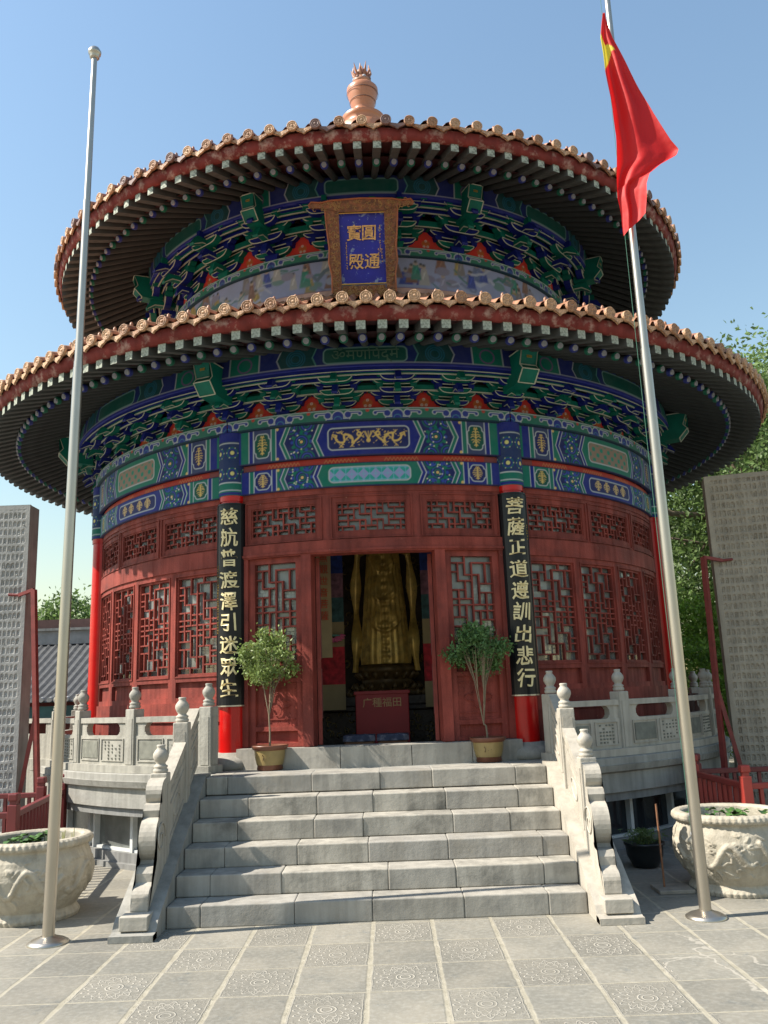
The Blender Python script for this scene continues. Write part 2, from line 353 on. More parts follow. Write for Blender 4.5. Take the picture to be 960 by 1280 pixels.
# ================================================================== TEMPLE
temple = empty('round_temple', 'round red and painted temple hall with two tiers of curved tiled eaves', 'temple', (0,0,0), R_(-.45))
def beam_paint(h, A, B, main, seed, alt):
    R = 4.0; w = R*R_(45); c = Canvas(w, h, .0075, A)      # A outer colour, B inner colour
    mid = h/2; d = np.abs(c.X)+.42*np.abs(c.Y-mid)
    rr = random.Random(seed)
    # end stripes and medallion
    ax = np.abs(c.X)
    c.fill(np.where(ax>1.005, -1., 1.), A)
    c.fill(np.maximum(1.06-ax, ax-1.27), (.03,.045,.12) if main else B)
    for sx in (-1,1):
        q = np.minimum(c.rbox(sx*1.165, mid, .075, h*.36, .04), c.rbox(sx*1.165, mid, .095, h*.22, .03))
        c.fill(q, (.0,.07,.05) if A != TEAL else NAVY); c.stroke(q, .011, WH)
        c.ornament(sx*1.165, mid, .065, h*.32, GD, seed+3, n=7, w=.010)
        c.fill(c.circ(sx*.99, h-.02, .017), GD); c.fill(c.circ(sx*.99, .02, .017), GD)
    for x in (1.008, 1.06, 1.27, 1.325): c.vline(x, .011, WH)
    c.fill(np.maximum(1.013-ax, ax-1.055), B); c.fill(np.maximum(1.33-ax, ax-1.42), B)
    # chevron field
    f = ax-1.0
    c.fill(np.maximum(f, d-.985), A if main else B)
    c.fill(d-.965, B if main else A); 
    c.stroke(d-.965, .012, WH)
    c.fill(d-.925, B); c.fill(d-.91, NAVY); c.stroke(d-.918, .010, WH)
    # scale flowers
    for sx in (-1,1):
        for (px,py,r) in [(.72,mid,.085),(.66,h,.08),(.66,0,.08),(.84,h*.95,.07),(.84,h*.05,.07)]:
            for k in range(3):
                q = np.maximum(np.abs(c.circ(sx*px, py, r-.026*k))-.006, np.maximum(d-.90, .60-d)); c.fill(q, (.0,.13,.09) if k!=1 else (.03,.07,.35))
        for k in range(12):
            a = k*pi/6; c.fill(np.maximum(c.circ(sx*.72+.105*cos(a), mid+.105*sin(a), .018), np.maximum(d-.90,.60-d)), (.0,.14,.09) if k%2 else (.02,.05,.30))
        c.fill(c.circ(sx*.72, mid, .016), GD)
        for k in range(14):
            x, y = sx*rr.uniform(.60,.86), rr.uniform(.03,h-.03)
            c.fill(np.maximum(c.circ(x, y, .0075), np.maximum(d-.9,.62-d)), (.6,.6,.45))
    c.fill(d-.60, B); c.stroke(d-.60, .012, WH)
    c.fill(d-.555, A); c.stroke(d-.555, .011, WH)
    q = c.rbox(0, mid, .43, h*.32, .05)
    if main:
        if not alt:
            c.fill(q, NAVY); c.stroke(q, .013, WH); c.ornament(0, mid, .39, h*.25, GD, seed, w=.015, dragon=True)
        else:
            c.fill(q, (.24,.17,.13))
            u = np.sin(c.X*42)*np.sin(c.Y*48); c.fill(np.maximum(q+.02, .004-.012*u), (.01,.20,.15)); c.stroke(q, .013, WH)
    else:
        if not alt:
            c.fill(q, LAV); px = c.X/.062; py = (c.Y-mid)/.062
            cell = (np.floor((px+py)/2)+np.floor((px-py)/2))%2
            c.fill(np.where((cell>0)&(q<0), -1., 1.), AQ)
            g = np.minimum(np.abs(((px+py)/2)%1-.5), np.abs(((px-py)/2)%1-.5)); g = np.abs(g-.5)*.062*1.4
            c.fill(np.maximum(q, g-.005), (.25,.12,.12)); 
            c.fill(np.maximum(q+.01, np.abs(np.sin(px*3.1))*np.abs(np.sin(py*3.1))*.03-.004), (.16,.36,.5)); c.stroke(q, .013, WH)
        else:
            c.fill(q, NAVY); c.stroke(q, .013, WH)
            for sx in (-.27,-.1,.1,.27): c.ornament(sx, mid, .075, h*.26, (.55,.38,.16), seed+int(sx*100), n=6, w=.014)
    c.fill(np.minimum(c.Y-.008, h-.008-c.Y), (.02,.02,.08))
    return c
bA = beam_paint(.37, BLUE, TEAL, True, 5, False).bent('main_beam', temple, 4.01, 4.085)
bB = beam_paint(.37, TEAL, BLUE, True, 9, True).bent('main_beam', temple, 4.01, 4.085)
cA = beam_paint(.25, TEAL, BLUE, False, 15, False).bent('lower_beam', temple, 3.985, 3.76, thick=.08)
cB = beam_paint(.25, BLUE, TEAL, False, 19, True).bent('lower_beam', temple, 3.985, 3.76, thick=.08)
# red strip between
cc = Canvas(4*R_(45), .075, .0075, RD)
for x0 in (-.95,-.32,.32,.95):
    for k in range(9):
        x = x0-.16+.04*k; cc.line([(x,.02),(x+.02,.055),(x+.04,.02)], .006, (.5,.2,.07))
cc.fill(np.where(np.abs(cc.X)>1.25,-1.,1.), (.20,.05,.05))
mS = cc.bent('beam_strip', temple, 3.95, 4.01)
# cloud plate: teal ground, blue cloud lobes with pale outline; one lobe above each bracket (every 9 degrees)
def cloud_canvas(R, n, h, res, arc=45, c0=(.02,.13,.10), c1=(.015,.03,.22)):
    c = Canvas(R*R_(arc), h, res, c0); p = R*R_(arc)/n
    t = ((c.X/p+ (0 if n%2==0 else .0)) % 1)-.5 if n%2==0 else ((c.X/p+.0)%1)-.5   # lobes centred half a period off the bay centre
    # brackets sit at +-p/2 ...
    x = (((c.X + c.w/2)/p) % 1 - .5)*p if False else (((c.X)/p) % 1 - .5)*p
    yy = c.Y
    lob = np.minimum(np.hypot(x, (yy-h*.34)*1.0)-h*.50, np.hypot(np.abs(x)-p*.17, yy-h*.50)-h*.30)
    lob = np.minimum(lob, np.maximum(np.abs(np.abs(x)-p*.27)-p*.10, np.abs(yy-h*.66)-h*.09))
    lob = np.minimum(lob, np.hypot(np.abs(x)-p*.37, yy-h*.56)-h*.17)
    lob = np.minimum(lob, np.maximum(np.abs(x)-p*.2, yy-h*.2))
    c.fill(lob, c1); c.stroke(lob, .010, WH)
    lob2 = np.hypot(x, (c.Y-h*.1)*1.1)-h*.3; c.stroke(lob2, .008, (.05,.2,.3))
    xg = (((c.X)/p+.5) % 1 - .5)*p
    c.fill(np.hypot(xg, c.Y-h*.8)-.02, (.35,.04,.03)); c.stroke(np.abs(c.Y-h+.01), .008, WH)
    c.fill(c.Y-.012, (.004,.03,.05)); return c
pl = cloud_canvas(4.03, 5, .13, .008).bent('cloud_plate', temple, 4.045, 4.458, thick=.12)
# bracket backing board: red ogee panels with pearl flowers
def ogee(R, n, h, res, red=(.46,.022,.014)):
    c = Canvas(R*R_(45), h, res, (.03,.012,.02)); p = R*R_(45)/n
    x = ((c.X/p+.5) % 1 - .5)*p; ax = np.abs(x); y = c.Y/h
    wdt = p*(.40 - .27*np.clip(y/.8,0,1) - .045*np.sin(np.clip(y/.8,0,1)*2*pi)); d = np.maximum(ax-wdt, (y-.74)*h)
    c.fill(d-.045, TEAL); c.fill(d, red); c.stroke(d, .013, WH)
    c.fill(np.hypot(x, (c.Y-h*.28)*1.2)-.055, (.38,.09,.02))
    for (a,b) in ((-.024,.2),(.024,.2),(0,.36)): c.fill(np.hypot(x-a, c.Y-h*b)-.014, (.65,.6,.55)); c.fill(np.hypot(x-a, c.Y-h*b)-.007, (.3,.02,.05))
    return c
ob = ogee(3.9, 5, .40, .009).bent('bracket_board', temple, 3.885, 4.585, thick=.1)
# column heads
def head_canvas():
    c = Canvas(2*pi*.150, .70, .0075, (.012,.03,.11))
    X = c.X
    for x0 in (-.393,-.236,-.079,.079,.236,.393):
        for y0 in (.24,.47):
            for r,col in ((.058,(.0,.12,.09)),(.045,(.02,.04,.25)),(.022,(.6,.55,.2))): c.fill(np.hypot(X-x0, c.Y-y0)-r, col) if r<.03 else c.stroke(np.hypot(X-x0, c.Y-y0)-r, .010, col)
            for k in range(6):
                a = k*pi/3; c.fill(np.hypot(X-x0-.062*cos(a), c.Y-y0-.062*sin(a))-.006, (.5,.5,.3))
    c.fill(c.Y-.14, TEAL); c.stroke(c.Y-.14, .014, WH); c.fill(c.Y-.055, TEAL); c.stroke(c.Y-.055,.012,WH); c.fill(np.abs(c.Y-.02)-.015, BLUE)
    c.stroke(c.Y-.58, .012, WH); c.fill(.60-c.Y, BLUE); return c
hc = head_canvas()
hm = hc.bent('painted_head', temple, .150, 0, arc=360, thick=.02)
hmesh = hm.data
bpy.data.objects.remove(hm)
# columns
b = MB(); b.lathe([(.136,1.09),(.134,2.4),(.128,3.76)], 32, REDH, cap=False); b.lathe([(.140,3.70),(.142,3.76)], 32, REDH, cap=False)
colm = b.mesh('column')
b = MB(); b.lathe([(.26,.932),(.28,.945),(.285,.985),(.27,1.02),(.225,1.055),(.18,1.066),(.175,1.09),(.14,1.094)], 40, STEP)
cbm = b.mesh('column_base')
def bracket_mesh(S=1.0, name='bracket_set', beam=False, flip=False):
    """stacked timber bracket: local x tangential, -y outward, z up from the plate"""
    b = MB(); A, B = (GRN, BLU) if not flip else (BLU, GRN)
    def blk(x0,x1,y0,y1,z0,z1,m,taper=0.,trim=.010):
        bm = bmesh.new()
        vs = [bm.verts.new(v) for v in [(x0+taper,y0,z0),(x1-taper,y0,z0),(x1-taper,y1,z0),(x0+taper,y1,z0),(x0,y0,z1),(x1,y0,z1),(x1,y1,z1),(x0,y1,z1)]]
        fs = [bm.faces.new([vs[i] for i in f]) for f in [(0,3,2,1),(4,5,6,7),(0,1,5,4),(1,2,6,5),(2,3,7,6),(3,0,4,7)]]
        sel = [fs[0],fs[2],fs[3],fs[5]]; ins = []
        r = bmesh.ops.inset_individual(bm, faces=sel, thickness=trim*S)
        rim = set(r['faces'])
        bm.verts.index_update(); co = [v.co[:] for v in bm.verts]
        b.add(co, [[v.index for v in f.verts] for f in bm.faces if f not in rim], m)
        b.add(co, [[v.index for v in f.verts] for f in bm.faces if f in rim], TRM); bm.free()
    def arm(L, y, z, m, h=.062, d=.034):
        L*=S; y*=S; z*=S; h*=S; d*=S
        xs = [L*q for q in (-1,-.97,-.92,-.84,-.72,-.5,0,.5,.72,.84,.92,.97,1)]
        low = [(x, z+h*.85*(abs(x)/L)**6) for x in xs]
        b.prism(low+[(L,z+h),(-L,z+h)], y-d, y+d, m, 'y')
        b.tube([(x,y-d-.002,q+.004) for x,q in low], .0062*S, TRM, n=4)
        b.tube([(-L,y-d-.002,z+h),(L,y-d-.002,z+h)], .005*S, TRM, n=4)
        for sg in (-1,1):
            blk(sg*L-.038*S, sg*L+.038*S, y-.045*S, y+.04*S, z+h, z+h+.044*S, B if m is A else A, .012*S, .010)
    # base block
    blk(-.075*S,.075*S,-.06*S,.10*S,0,.07*S, B, .018*S)
    z = .06
    for k,(L,) in enumerate([(.19,),(.27,)]): arm(L, 0, z+.095*k, A if k==0 else B)
    arm(.18, -.13, .155, B); arm(.25, -.13, .25, A)
    arm(.18, -.26, .25, B)
    if True: arm(.24, -.26, .315, A, h=.045)
    # perpendicular arms with noses
    for k,(y1,zz) in enumerate([(-.20,.07),(-.34,.165),(-.44,.26)]):
        m = [B,A,B][k]; y1*=S; zz*=S
        b.prism([(.04*S,zz),(y1*.75,zz),(y1,zz-.055*S),(y1-.012*S,zz-.035*S),(y1*.9,zz+.055*S),(.04*S,zz+.058*S)], -.03*S, .03*S, m, 'x')
        for sx in (-.031*S,.031*S):
            b.prism([(y1*.4,zz),(y1*.75,zz),(y1,zz-.055*S),(y1*.99,zz-.045*S),(y1*.77,zz+.010*S),(y1*.4,zz+.010*S)], sx-.002, sx+.002, TRM, 'x')
    blk(-.022*S,.022*S,-.37*S,-.30*S,.28*S,.385*S, A, 0, .008)
    if beam: pass
    return b.mesh(name)
bmA = bracket_mesh(1.0); bmB = bracket_mesh(1.0, flip=True)
bmC = bracket_mesh(1.32, beam=True); bmD = bracket_mesh(1.32, flip=True)
def head_mesh(S=1.0):
    b = MB(); o = [(-.12,0),(-.44,.02),(-.55,.14),(-.50,.20),(-.56,.36),(-.28,.36),(-.12,.30)]
    o = [(y*S, z*S) for y,z in o]; w = .10*S
    b.prism(o, -w, w, GRN, 'x')
    def edge(pts, dx):
        b.tube([(dx,y,z) for y,z in pts], .008*S, TRM, n=5)
    for dx in (-w, w): edge(o[1:6], dx)
    for i in (1,2,3,4): b.tube([(-w,*o[i]),(w,*o[i])], .008*S, TRM, n=5)
    # inner mark
    b.prism([((o[3][0]+o[4][0])/2-.012, .27*S), ((o[3][0]+o[4][0])/2-.006,.30*S),((o[3][0]+o[4][0])/2,.27*S)], -.03*S, .03*S, GOLD, 'x')
    return b.mesh('beam_end')
hdA = head_mesh(1.0); hdB = head_mesh(.92)
for i in range(8):
    rz = R_(45*i)
    if i > 0:
        src = [(bA,cA),(bB,cB)][i%2]
        for s_ in src:
            if i == 1: s_.rotation_euler.z = rz
            else: link(s_.name.split('.')[0], s_.data, temple, rot=(0,0,rz))
    for s_ in (mS, pl, ob):
        if i: link(s_.name.split('.')[0], s_.data, temple, rot=(0,0,rz))
    t = 22.5+45*i; p = cyl(t, 3.93, 0)
    co = link('column', colm, temple, loc=p)
    link('column_base', cbm, co)
    link('painted_head', hmesh, co, loc=(0,0,3.758), rot=(0,0,R_(t)))
    link('beam_end', hdA, temple, loc=cyl(t, 3.98, 4.76), rot=(0,0,R_(t)))
    link('upper_beam_end', hdB, temple, loc=cyl(t, 3.12, 7.27), rot=(0,0,R_(t)))
    for k,a in enumerate((-18,-9,0,9,18)):
        tt = 45*i+a+4.5+ (0)
        link('bracket_set', (bmA,bmB)[k%2], temple, loc=cyl(tt, 3.90, 4.588), rot=(0,0,R_(tt)))
    for k,a in enumerate((-15,0,15)):
        tt = 45*i+a+7.5
        link('upper_bracket_set', (bmC,bmD)[k%2], temple, loc=cyl(tt, 2.99, 6.985), rot=(0,0,R_(tt)))
# eave boards behind the rafters
def eave_canvas(R, h, seed, text=False):
    c = Canvas(R*R_(45), h, .009, (.004,.05,.055)); d = np.abs(c.X)+.42*np.abs(c.Y-h/2)
    c.fill(.95-d, (.01,.02,.13)); c.stroke(d-.95, .011, WH); 
    ax = np.abs(c.X); c.fill(np.maximum(1.15-ax, ax-1.5), TEAL); c.vline(1.15,.012,WH); c.vline(1.5,.012,WH)
    for sx in (-1,1):
        for r in (.05,.075,.1): c.stroke(c.circ(sx*.74, h/2, r), .010, (.01,.12,.2))
        c.stroke(c.circ(sx*1.32, h/2, .08), .014, (.16,.06,.2))
    c.fill(d-.56, (.006,.02,.12)); c.stroke(d-.56, .011, (.1,.3,.25))
    q = c.rbox(0, h/2, .44, h*.32, .05); c.fill(q, (.004,.075,.06)); c.stroke(q, .011, (.2,.36,.33))
    c.stroke(c.Y-.012, .012, WH); c.fill(c.Y-.03, (.012,.02,.20)) ; c.stroke(c.Y-.033, .008, WH)
    return c
e1 = eave_canvas(4.29, .27, 3).bent('eave_board', temple, 4.305, 4.955, thick=.2, tilt=-.04)
e2 = eave_canvas(3.43, .27, 4).bent('upper_eave_board', temple, 3.42, 7.475, thick=.2, tilt=.02)
for i in range(1, 8):
    for s_ in (e1, e2): link(s_.name.split('.')[0], s_.data, temple, rot=(0,0,R_(45*i)))
dv = fontmesh('ॐमणिपद्मे', .17, .003, mat('dim_green_lettering', (.06,.13,.09), .6))
link('eave_lettering', dv, temple, loc=(0,-4.295,5.085), rot=(R_(90-7),0,0))
# purlin rings (blue round beams under the eave boards)
for nm, r, z in (('purlin', 4.27, 4.945), ('upper_purlin', 3.38, 7.462)):
    b = MB(); b.cbox(0, 360, r-.05, r+.02, z-.03, z, BLU, 3); b.cbox(0, 360, r+.012, r+.024, z-.036, z-.029, TRM, 3); b.build(nm, temple)
for nm, specs in (('tie_beam', ((3.99,4.80,4.86,GRN),(4.125,4.875,4.915,BLU),(4.23,4.895,4.93,GRN))), ('upper_tie_beam', ((3.115,7.27,7.35,GRN),(3.25,7.375,7.43,BLU),(3.33,7.40,7.452,GRN)))):
    b = MB()
    for (r,z0,z1,m) in specs: b.cbox(0,360,r-.03,r,z0,z1,m,3); b.cbox(0,360,r-.01,r+.006,z0-.007,z0+.003,TRM,3)
    b.build(nm, temple)
# ------------------------------------------------------------------ roofs
def roof(name, Re, ze, Rt, zt, pw, nraft, ntile, Rs, zs, Rin, zin, label, dark):
    """Re/ze top of the flying rafter tips; Rs/zs centre of the round rafter ends; Rin/zin where rafters meet the board"""
    # tiled surface with round ribs
    n = ntile*8; prof = 14; co = []; 
    for k in range(prof+1):
        t = k/prof; r = (Re+.07)+(Rt-Re-.07)*t; z = ze+.155+(zt-ze-.155)*t**pw
        a = np.arange(n)*2*pi/n; rib = np.clip(np.cos(a*ntile), -.2, 1)*.055*(r/Re)**.5
        co.append(np.stack([r*np.sin(a), -r*np.cos(a), np.full(n, z)+rib],-1))
    co = np.vstack(co); F = []
    i = np.arange(n)
    for k in range(prof): F.append(np.stack([k*n+i, k*n+(i+1)%n, (k+1)*n+(i+1)%n, (k+1)*n+i],-1))
    ro = npmesh(name, co, np.vstack(F), TILE, None, temple)
    # fascia board
    b = MB(); prf = [(Re-.03, ze),(Re+.015,ze),(Re+.055,ze+.115),(Re+.01,ze+.125),(Re-.06,ze+.10)]
    sh = []
    nn = 240; vs=[]; fs=[]
    for (r,z) in prf+[prf[0]]:
        for j in range(nn): vs.append(cyl(360*j/nn, r, z))
    for k in range(len(prf)):
        for j in range(nn): fs.append((k*nn+j,k*nn+(j+1)%nn,(k+1)*nn+(j+1)%nn,(k+1)*nn+j))
    b.add(vs, fs, FASC, True); b.build('fascia', ro)
    # soffit boards
    b = MB()
    def cone(r0,z0,r1,z1,m,n=180):
        v=[]; f=[]
        for (r,z) in ((r0,z0),(r1,z1)):
            for j in range(n): v.append(cyl(360*j/n,r,z))
        for j in range(n): f.append((j,(j+1)%n,n+(j+1)%n,n+j))
        b.add(v,f,m,True)
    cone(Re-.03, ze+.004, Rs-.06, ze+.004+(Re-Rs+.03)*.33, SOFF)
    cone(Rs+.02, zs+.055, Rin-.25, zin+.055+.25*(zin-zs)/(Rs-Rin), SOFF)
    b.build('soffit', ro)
    # small red board between the two rafter rows
    # rafters
    sl = .33; L = Re-Rs+.12
    b = MB()
    w = .043
    def P(r,z): return (0,-r,z)
    vs = [(-w,-Re,ze-.088),(w,-Re,ze-.088),(w,-Re,ze),(-w,-Re,ze),(-w,-Re+L,ze-.088+L*sl),(w,-Re+L,ze-.088+L*sl),(w,-Re+L,ze+L*sl),(-w,-Re+L,ze+L*sl)]
    b.add(vs, [(0,1,2,3)][:0] or [(0,4,5,1),(1,5,6,2),(2,6,7,3),(3,7,4,0),(4,7,6,5)], RAFT)
    b.add([vs[0],vs[1],vs[2],vs[3]], [(0,1,2,3)], RAFE)
    fm = b.mesh('flying_rafter')
    rms = []
    for ecol in (ENDB, ENDG):
        b = MB(); s2 = (zin-zs)/(Rs-Rin); L2 = Rs-Rin+.15
        b.tube([(0,-Rs,zs),(0,-Rs+L2,zs+L2*s2)], .042, RNDG, n=10)
        b.tube([(0,-Rs-.006,zs-.001),(0,-Rs+.03,zs+.01)], .044, ecol, n=14)
        b.tube([(0,-Rs-.022,zs-.002),(0,-Rs,zs+.0)], .029, WHT, n=14)
        rms.append(b.mesh('round_rafter'))
    rj = random.Random(31+dark)
    def ring(nm, meshes, n, lab, cap=100, off=0.):
        order = sorted(range(n), key=lambda i: min((i+off)/n, 1-((i+off)/n)%1 if True else 0))
        order = sorted(range(n), key=lambda i: abs((((i+off)/n+.5)%1)-.5))
        for i in order[:cap]:
            jt = rj.uniform(-1,1); jz = rj.uniform(-1,1)
            amp = (.0012,.006) if nm=='tile_cap' else (.0006,.0022)
            link(nm, meshes[i%len(meshes)], ro, rot=(0,0,2*pi*(i+off)/n+jt*amp[0]), loc=(0,0,jz*amp[1]))
        b = MB()
        for i in order[cap:]:
            me = meshes[i%len(meshes)]; M = Matrix.Rotation(2*pi*(i+off)/n, 4, 'Z')
            for p in me.polygons:
                pass
            vv = [v.co[:] for v in me.vertices]
            for mi in range(len(me.materials)):
                b.add(vv, [tuple(p.vertices) for p in me.polygons if p.material_index==mi], me.materials[mi], M=M)
        if order[cap:]:
            o = b.build(nm+'_row', ro); o['kind'] = 'stuff'
    ring('flying_rafter', [fm], nraft, None)
    ring('round_rafter', rms, nraft - nraft%2, None)
    # tile caps: round end disc with relief, half-round tile behind, knob, and a hanging drip tile
    tms = []
    for v in range(5):
        TA, TF = (TILE,TILEF) if v < 2 else ((TILED,TILED) if v == 2 else (TILE2,TILEF2))
        b = MB(); r = .056; zc = ze+.175; yo = -(Re+.10); 
        half = [(r*cos(a), r*sin(a)) for a in np.linspace(0,pi,9)]
        vs = []; fs = []
        for y,zz in ((yo, zc-.0),(yo+.34, zc+.085)):
            for (x,z) in half: vs.append((x,y,zz+z))
        for k in range(8): fs.append((k,k+1,9+k+1,9+k))
        b.add(vs, fs, TA, True)
        M = Matrix.Translation((0,yo,zc)) @ Matrix.Rotation(R_(90),4,'X')
        b.lathe([(.0,.016),(.012,.015),(.016,.009),(.028,.010),(.031,.015),(.036,.015),(.040,.009),(.046,.010),(.049,.016),(r,.015),(r+.002,0),(r,-.02)], 20, TF, M=M, cap=False)
        # knob nail
        if v != 1 or dark: b.lathe([(.014,0),(.018,.015),(.016,.04),(.006,.055),(0,.056)], 10, TA, cx=0, cy=yo+.10, M=Matrix.Translation((0,0,zc+.065)), cap=False)
        # drip tile on one side
        g = 2*pi*Re/ntile/2
        pts = [(-g*.98,.028),(-g*.6,-.008),(-g*.2,-.03),(0,-.052),(g*.2,-.03),(g*.6,-.008),(g*.98,.028),(0,.010)]
        pts = [(x+g, z+zc-.045) for x,z in pts]
        b.prism(pts, yo+.012, yo+.035, TF, 'y')
        vs = [(g-g*.95,yo+.02,zc-.02),(g,yo+.02,zc-.04),(g+g*.95,yo+.02,zc-.02),(g-g*.95,yo+.3,zc+.06),(g,yo+.3,zc+.03),(g+g*.95,yo+.3,zc+.06)]
        b.add(vs, [(0,1,4,3),(1,2,5,4)], TA, True)
        tms.append(b.mesh('tile_cap'))
    rr = random.Random(dark+3)
    seq = [0,0,1,0,3] if not dark else [0,2,3,4,0]
    ring('tile_cap', [tms[seq[i%5] if rr.random()<.7 else rr.choice(seq)] for i in range(ntile)], ntile, None, off=.25)
    return ro
lowroof = roof('lower_roof', 5.42, 4.955, 3.2, 6.30, 1.12, 174, 158, 5.04, 4.945, 4.22, 5.245, None, 0)
uproof = roof('upper_roof', 4.59, 7.385, .30, 10.75, 1.2, 137, 118, 4.21, 7.385, 3.40, 7.745, None, 1)
# ridge ring on the lower roof and drum wall
b = MB(); b.cbox(0,360,3.0,3.22,6.20,6.30,TILE,3); b.cbox(0,360,3.0,3.17,6.30,6.40,mat('ridge_pale_glaze',(.42,.24,.19),.5,var=.25),3); b.build('roof_ridge_ring', temple)
b = MB(); b.cbox(0,360,2.9,3.02,6.36,6.47,REDD,3); b.build('drum_sill', temple)
def mural():
    R = 3.02; c = Canvas(R*2*pi, .44, .016, (.24,.26,.42)); r = random.Random(4)
    c.fill(np.where(np.sin(c.X*3.1)+np.sin(c.X*7.3+c.Y*9)*.6 > .3, -1., 1.), (.25,.27,.42))
    for i in range(430):
        x = r.uniform(-R*pi, R*pi); y = r.uniform(.06,.34); k = r.random()
        if k < .45:
            col = r.choice([(.28,.20,.07),(.03,.05,.26),(.03,.17,.13),(.17,.15,.16),(.24,.22,.3),(.18,.09,.07),(.08,.11,.24),(.32,.3,.3)])
            w = r.uniform(.04,.07); h = r.uniform(.11,.17)
            q = np.maximum(np.abs(c.X-x)-w*(1.15-(c.Y-y)/h*.5), np.abs(c.Y-y-h*.2)-h*.7); c.fill(q, col)
            c.fill(np.hypot(c.X-x, c.Y-y-h*1.05)-.028, (.36,.27,.22)); c.fill(np.hypot(c.X-x, c.Y-y-h*1.05-.022)-.02, (.05,.05,.06))
            c.line([(x-w*.4,y),(x+w*.2,y+h*.6)], .010, tuple(min(1,v*1.8) for v in col))
        elif k < .75:
            col = r.choice([(.10,.13,.17),(.05,.14,.13),(.15,.17,.28),(.34,.35,.46)])
            pts = [(x,y)]
            for j in range(5): pts.append((pts[-1][0]+r.uniform(.03,.09), pts[-1][1]+r.uniform(-.06,.06)))
            c.line(pts, r.uniform(.015,.05), col)
        else:
            c.fill(np.hypot((c.X-x)*.6, c.Y-y)-r.uniform(.03,.06), r.choice([(.30,.31,.42),(.12,.2,.2),(.2,.18,.26)]))
    c.fill(c.Y-.012, (.2,.03,.03)); return c
mural().bent('mural_wall', temple, 3.03, 6.465, arc=360, thick=.1, m=MURAL)
p2 = cloud_canvas(3.07, 3, .12, .01, c0=(.02,.13,.09), c1=(.03,.04,.20)).bent('upper_cloud_plate', temple, 3.075, 6.875, thick=.15)
o2 = ogee(2.99, 3, .48, .010, red=(.50,.03,.02)).bent('upper_bracket_board', temple, 2.98, 6.98, thick=.1)
for i in range(1, 8):
    for s_ in (p2, o2): link(s_.name.split('.')[0], s_.data, temple, rot=(0,0,R_(45*i)))
# finial
b = MB(); b.lathe([(.42,10.62),(.44,10.80),(.30,10.90),(.34,10.98),(.37,11.03),(.28,11.09),(.20,11.13),(.17,11.2),(.18,11.24),(.225,11.42),(.262,11.56),(.262,11.62),(.215,11.67),(.15,11.70),(.12,11.72)], 36, mat('finial_glazed_brick',(.44,.185,.095),.38,var=.12,vscale=3))
for z in (11.36,11.52): b.lathe([(.2+(z-11.3)*.28,z),(.206+(z-11.3)*.28,z+.004),(.2+(z-11.3)*.28+.003,z+.012)], 36, TILED, cap=False)
fin = b.build('roof_finial', temple)
b = MB(); r = random.Random(2)
b.lathe([(.13,11.70),(.17,11.74),(.15,11.80),(.10,11.86),(.115,11.92),(.09,11.98),(.03,12.02),(.012,12.09),(0,12.1)], 16, TILE)
for i in range(11):
    a = i*2*pi/11; e = (1 if i%2 else .75)
    b.tube([(.09*cos(a),.09*sin(a),11.86),(.15*cos(a),.15*sin(a),11.93),(.19*cos(a)*e,.19*sin(a)*e,12.02+.03*e)], [.03,.022,.004], TILE, n=6)
for i in range(8):
    a = i*2*pi/8+.3; b.lathe([(0,-.035),(.03,-.02),(.036,0),(.03,.02),(0,.035)], 8, TILED if i%2 else WHT, M=Matrix.Translation((.135*cos(a),.135*sin(a),11.79)), cap=False)
b.build('flame_pearl', fin)

# ------------------------------------------------------------------ walls, windows and doors
# lattice patterns on integer grids: list of segments (x0,y0,x1,y1)
def sym(half, W, H):
    out = list(half)
    for (a,b,c,d) in half: out.append((W-a,H-b,W-c,H-d))
    return out
TALL = [(1,1.5,1,5),(1,5,3,5),(0,1.5,2,1.5),(2,0,2,3),(2,3,4,3),(3,1,3,3),(3,3,3,9),(2,5,2,8),(4,3,4,6),(4,6,6,6),(4,0,4,1),(3,1,6,1),(5,1,5,4.5),(4,4.5,6,4.5),(0,3,1,3),(0,6.5,2,6.5),(1,6.5,1,9),(4,6,4,8),(4,8,6,8),(5,8,5,9),(0,8,3,8),(2,8,2,9),(5,6,5,8),(0,4,1,4),(2,7,4,7)]
TALL = TALL + [(6-a,18-b,6-c,18-d) for (a,b,c,d) in TALL] + [(0,9,6,9)]
TR = [(0,1,4,1),(1,0,1,2),(2,0,2,1),(3,1,3,3),(0,2,3,2),(1,3,5,3),(2,2,2,4),(0,4,3,4),(1,4,1,5),(4,0,4,2),(4,2,6,2),(5,0,5,2),(4,3,4,5),(3,4,3,5),(5,3,5,5),(4,4,7,4),(5,1,6,1),(6,1,6,4),(0,3,1,3)]
TR = TR + [(12-a,5-b,12-c,5-d) for (a,b,c,d) in TR] + [(0,2.5,0,2.5)]
SHORT = [(1,1,1,4),(1,4,3,4),(0,1,2,1),(2,0,2,3),(2,3,4,3),(3,1,3,8),(4,3,4,6),(4,6,6,6),(3,1,6,1),(5,1,5,4.5),(4,4.5,6,4.5),(0,5.5,2,5.5),(2,4,2,7),(1,5.5,1,8),(4,6,4,8),(0,7,3,7),(5,6,5,8),(0,2.5,1,2.5)]
SHORT = SHORT + [(6-a,16-b,6-c,16-d) for (a,b,c,d) in SHORT] + [(0,8,6,8)]
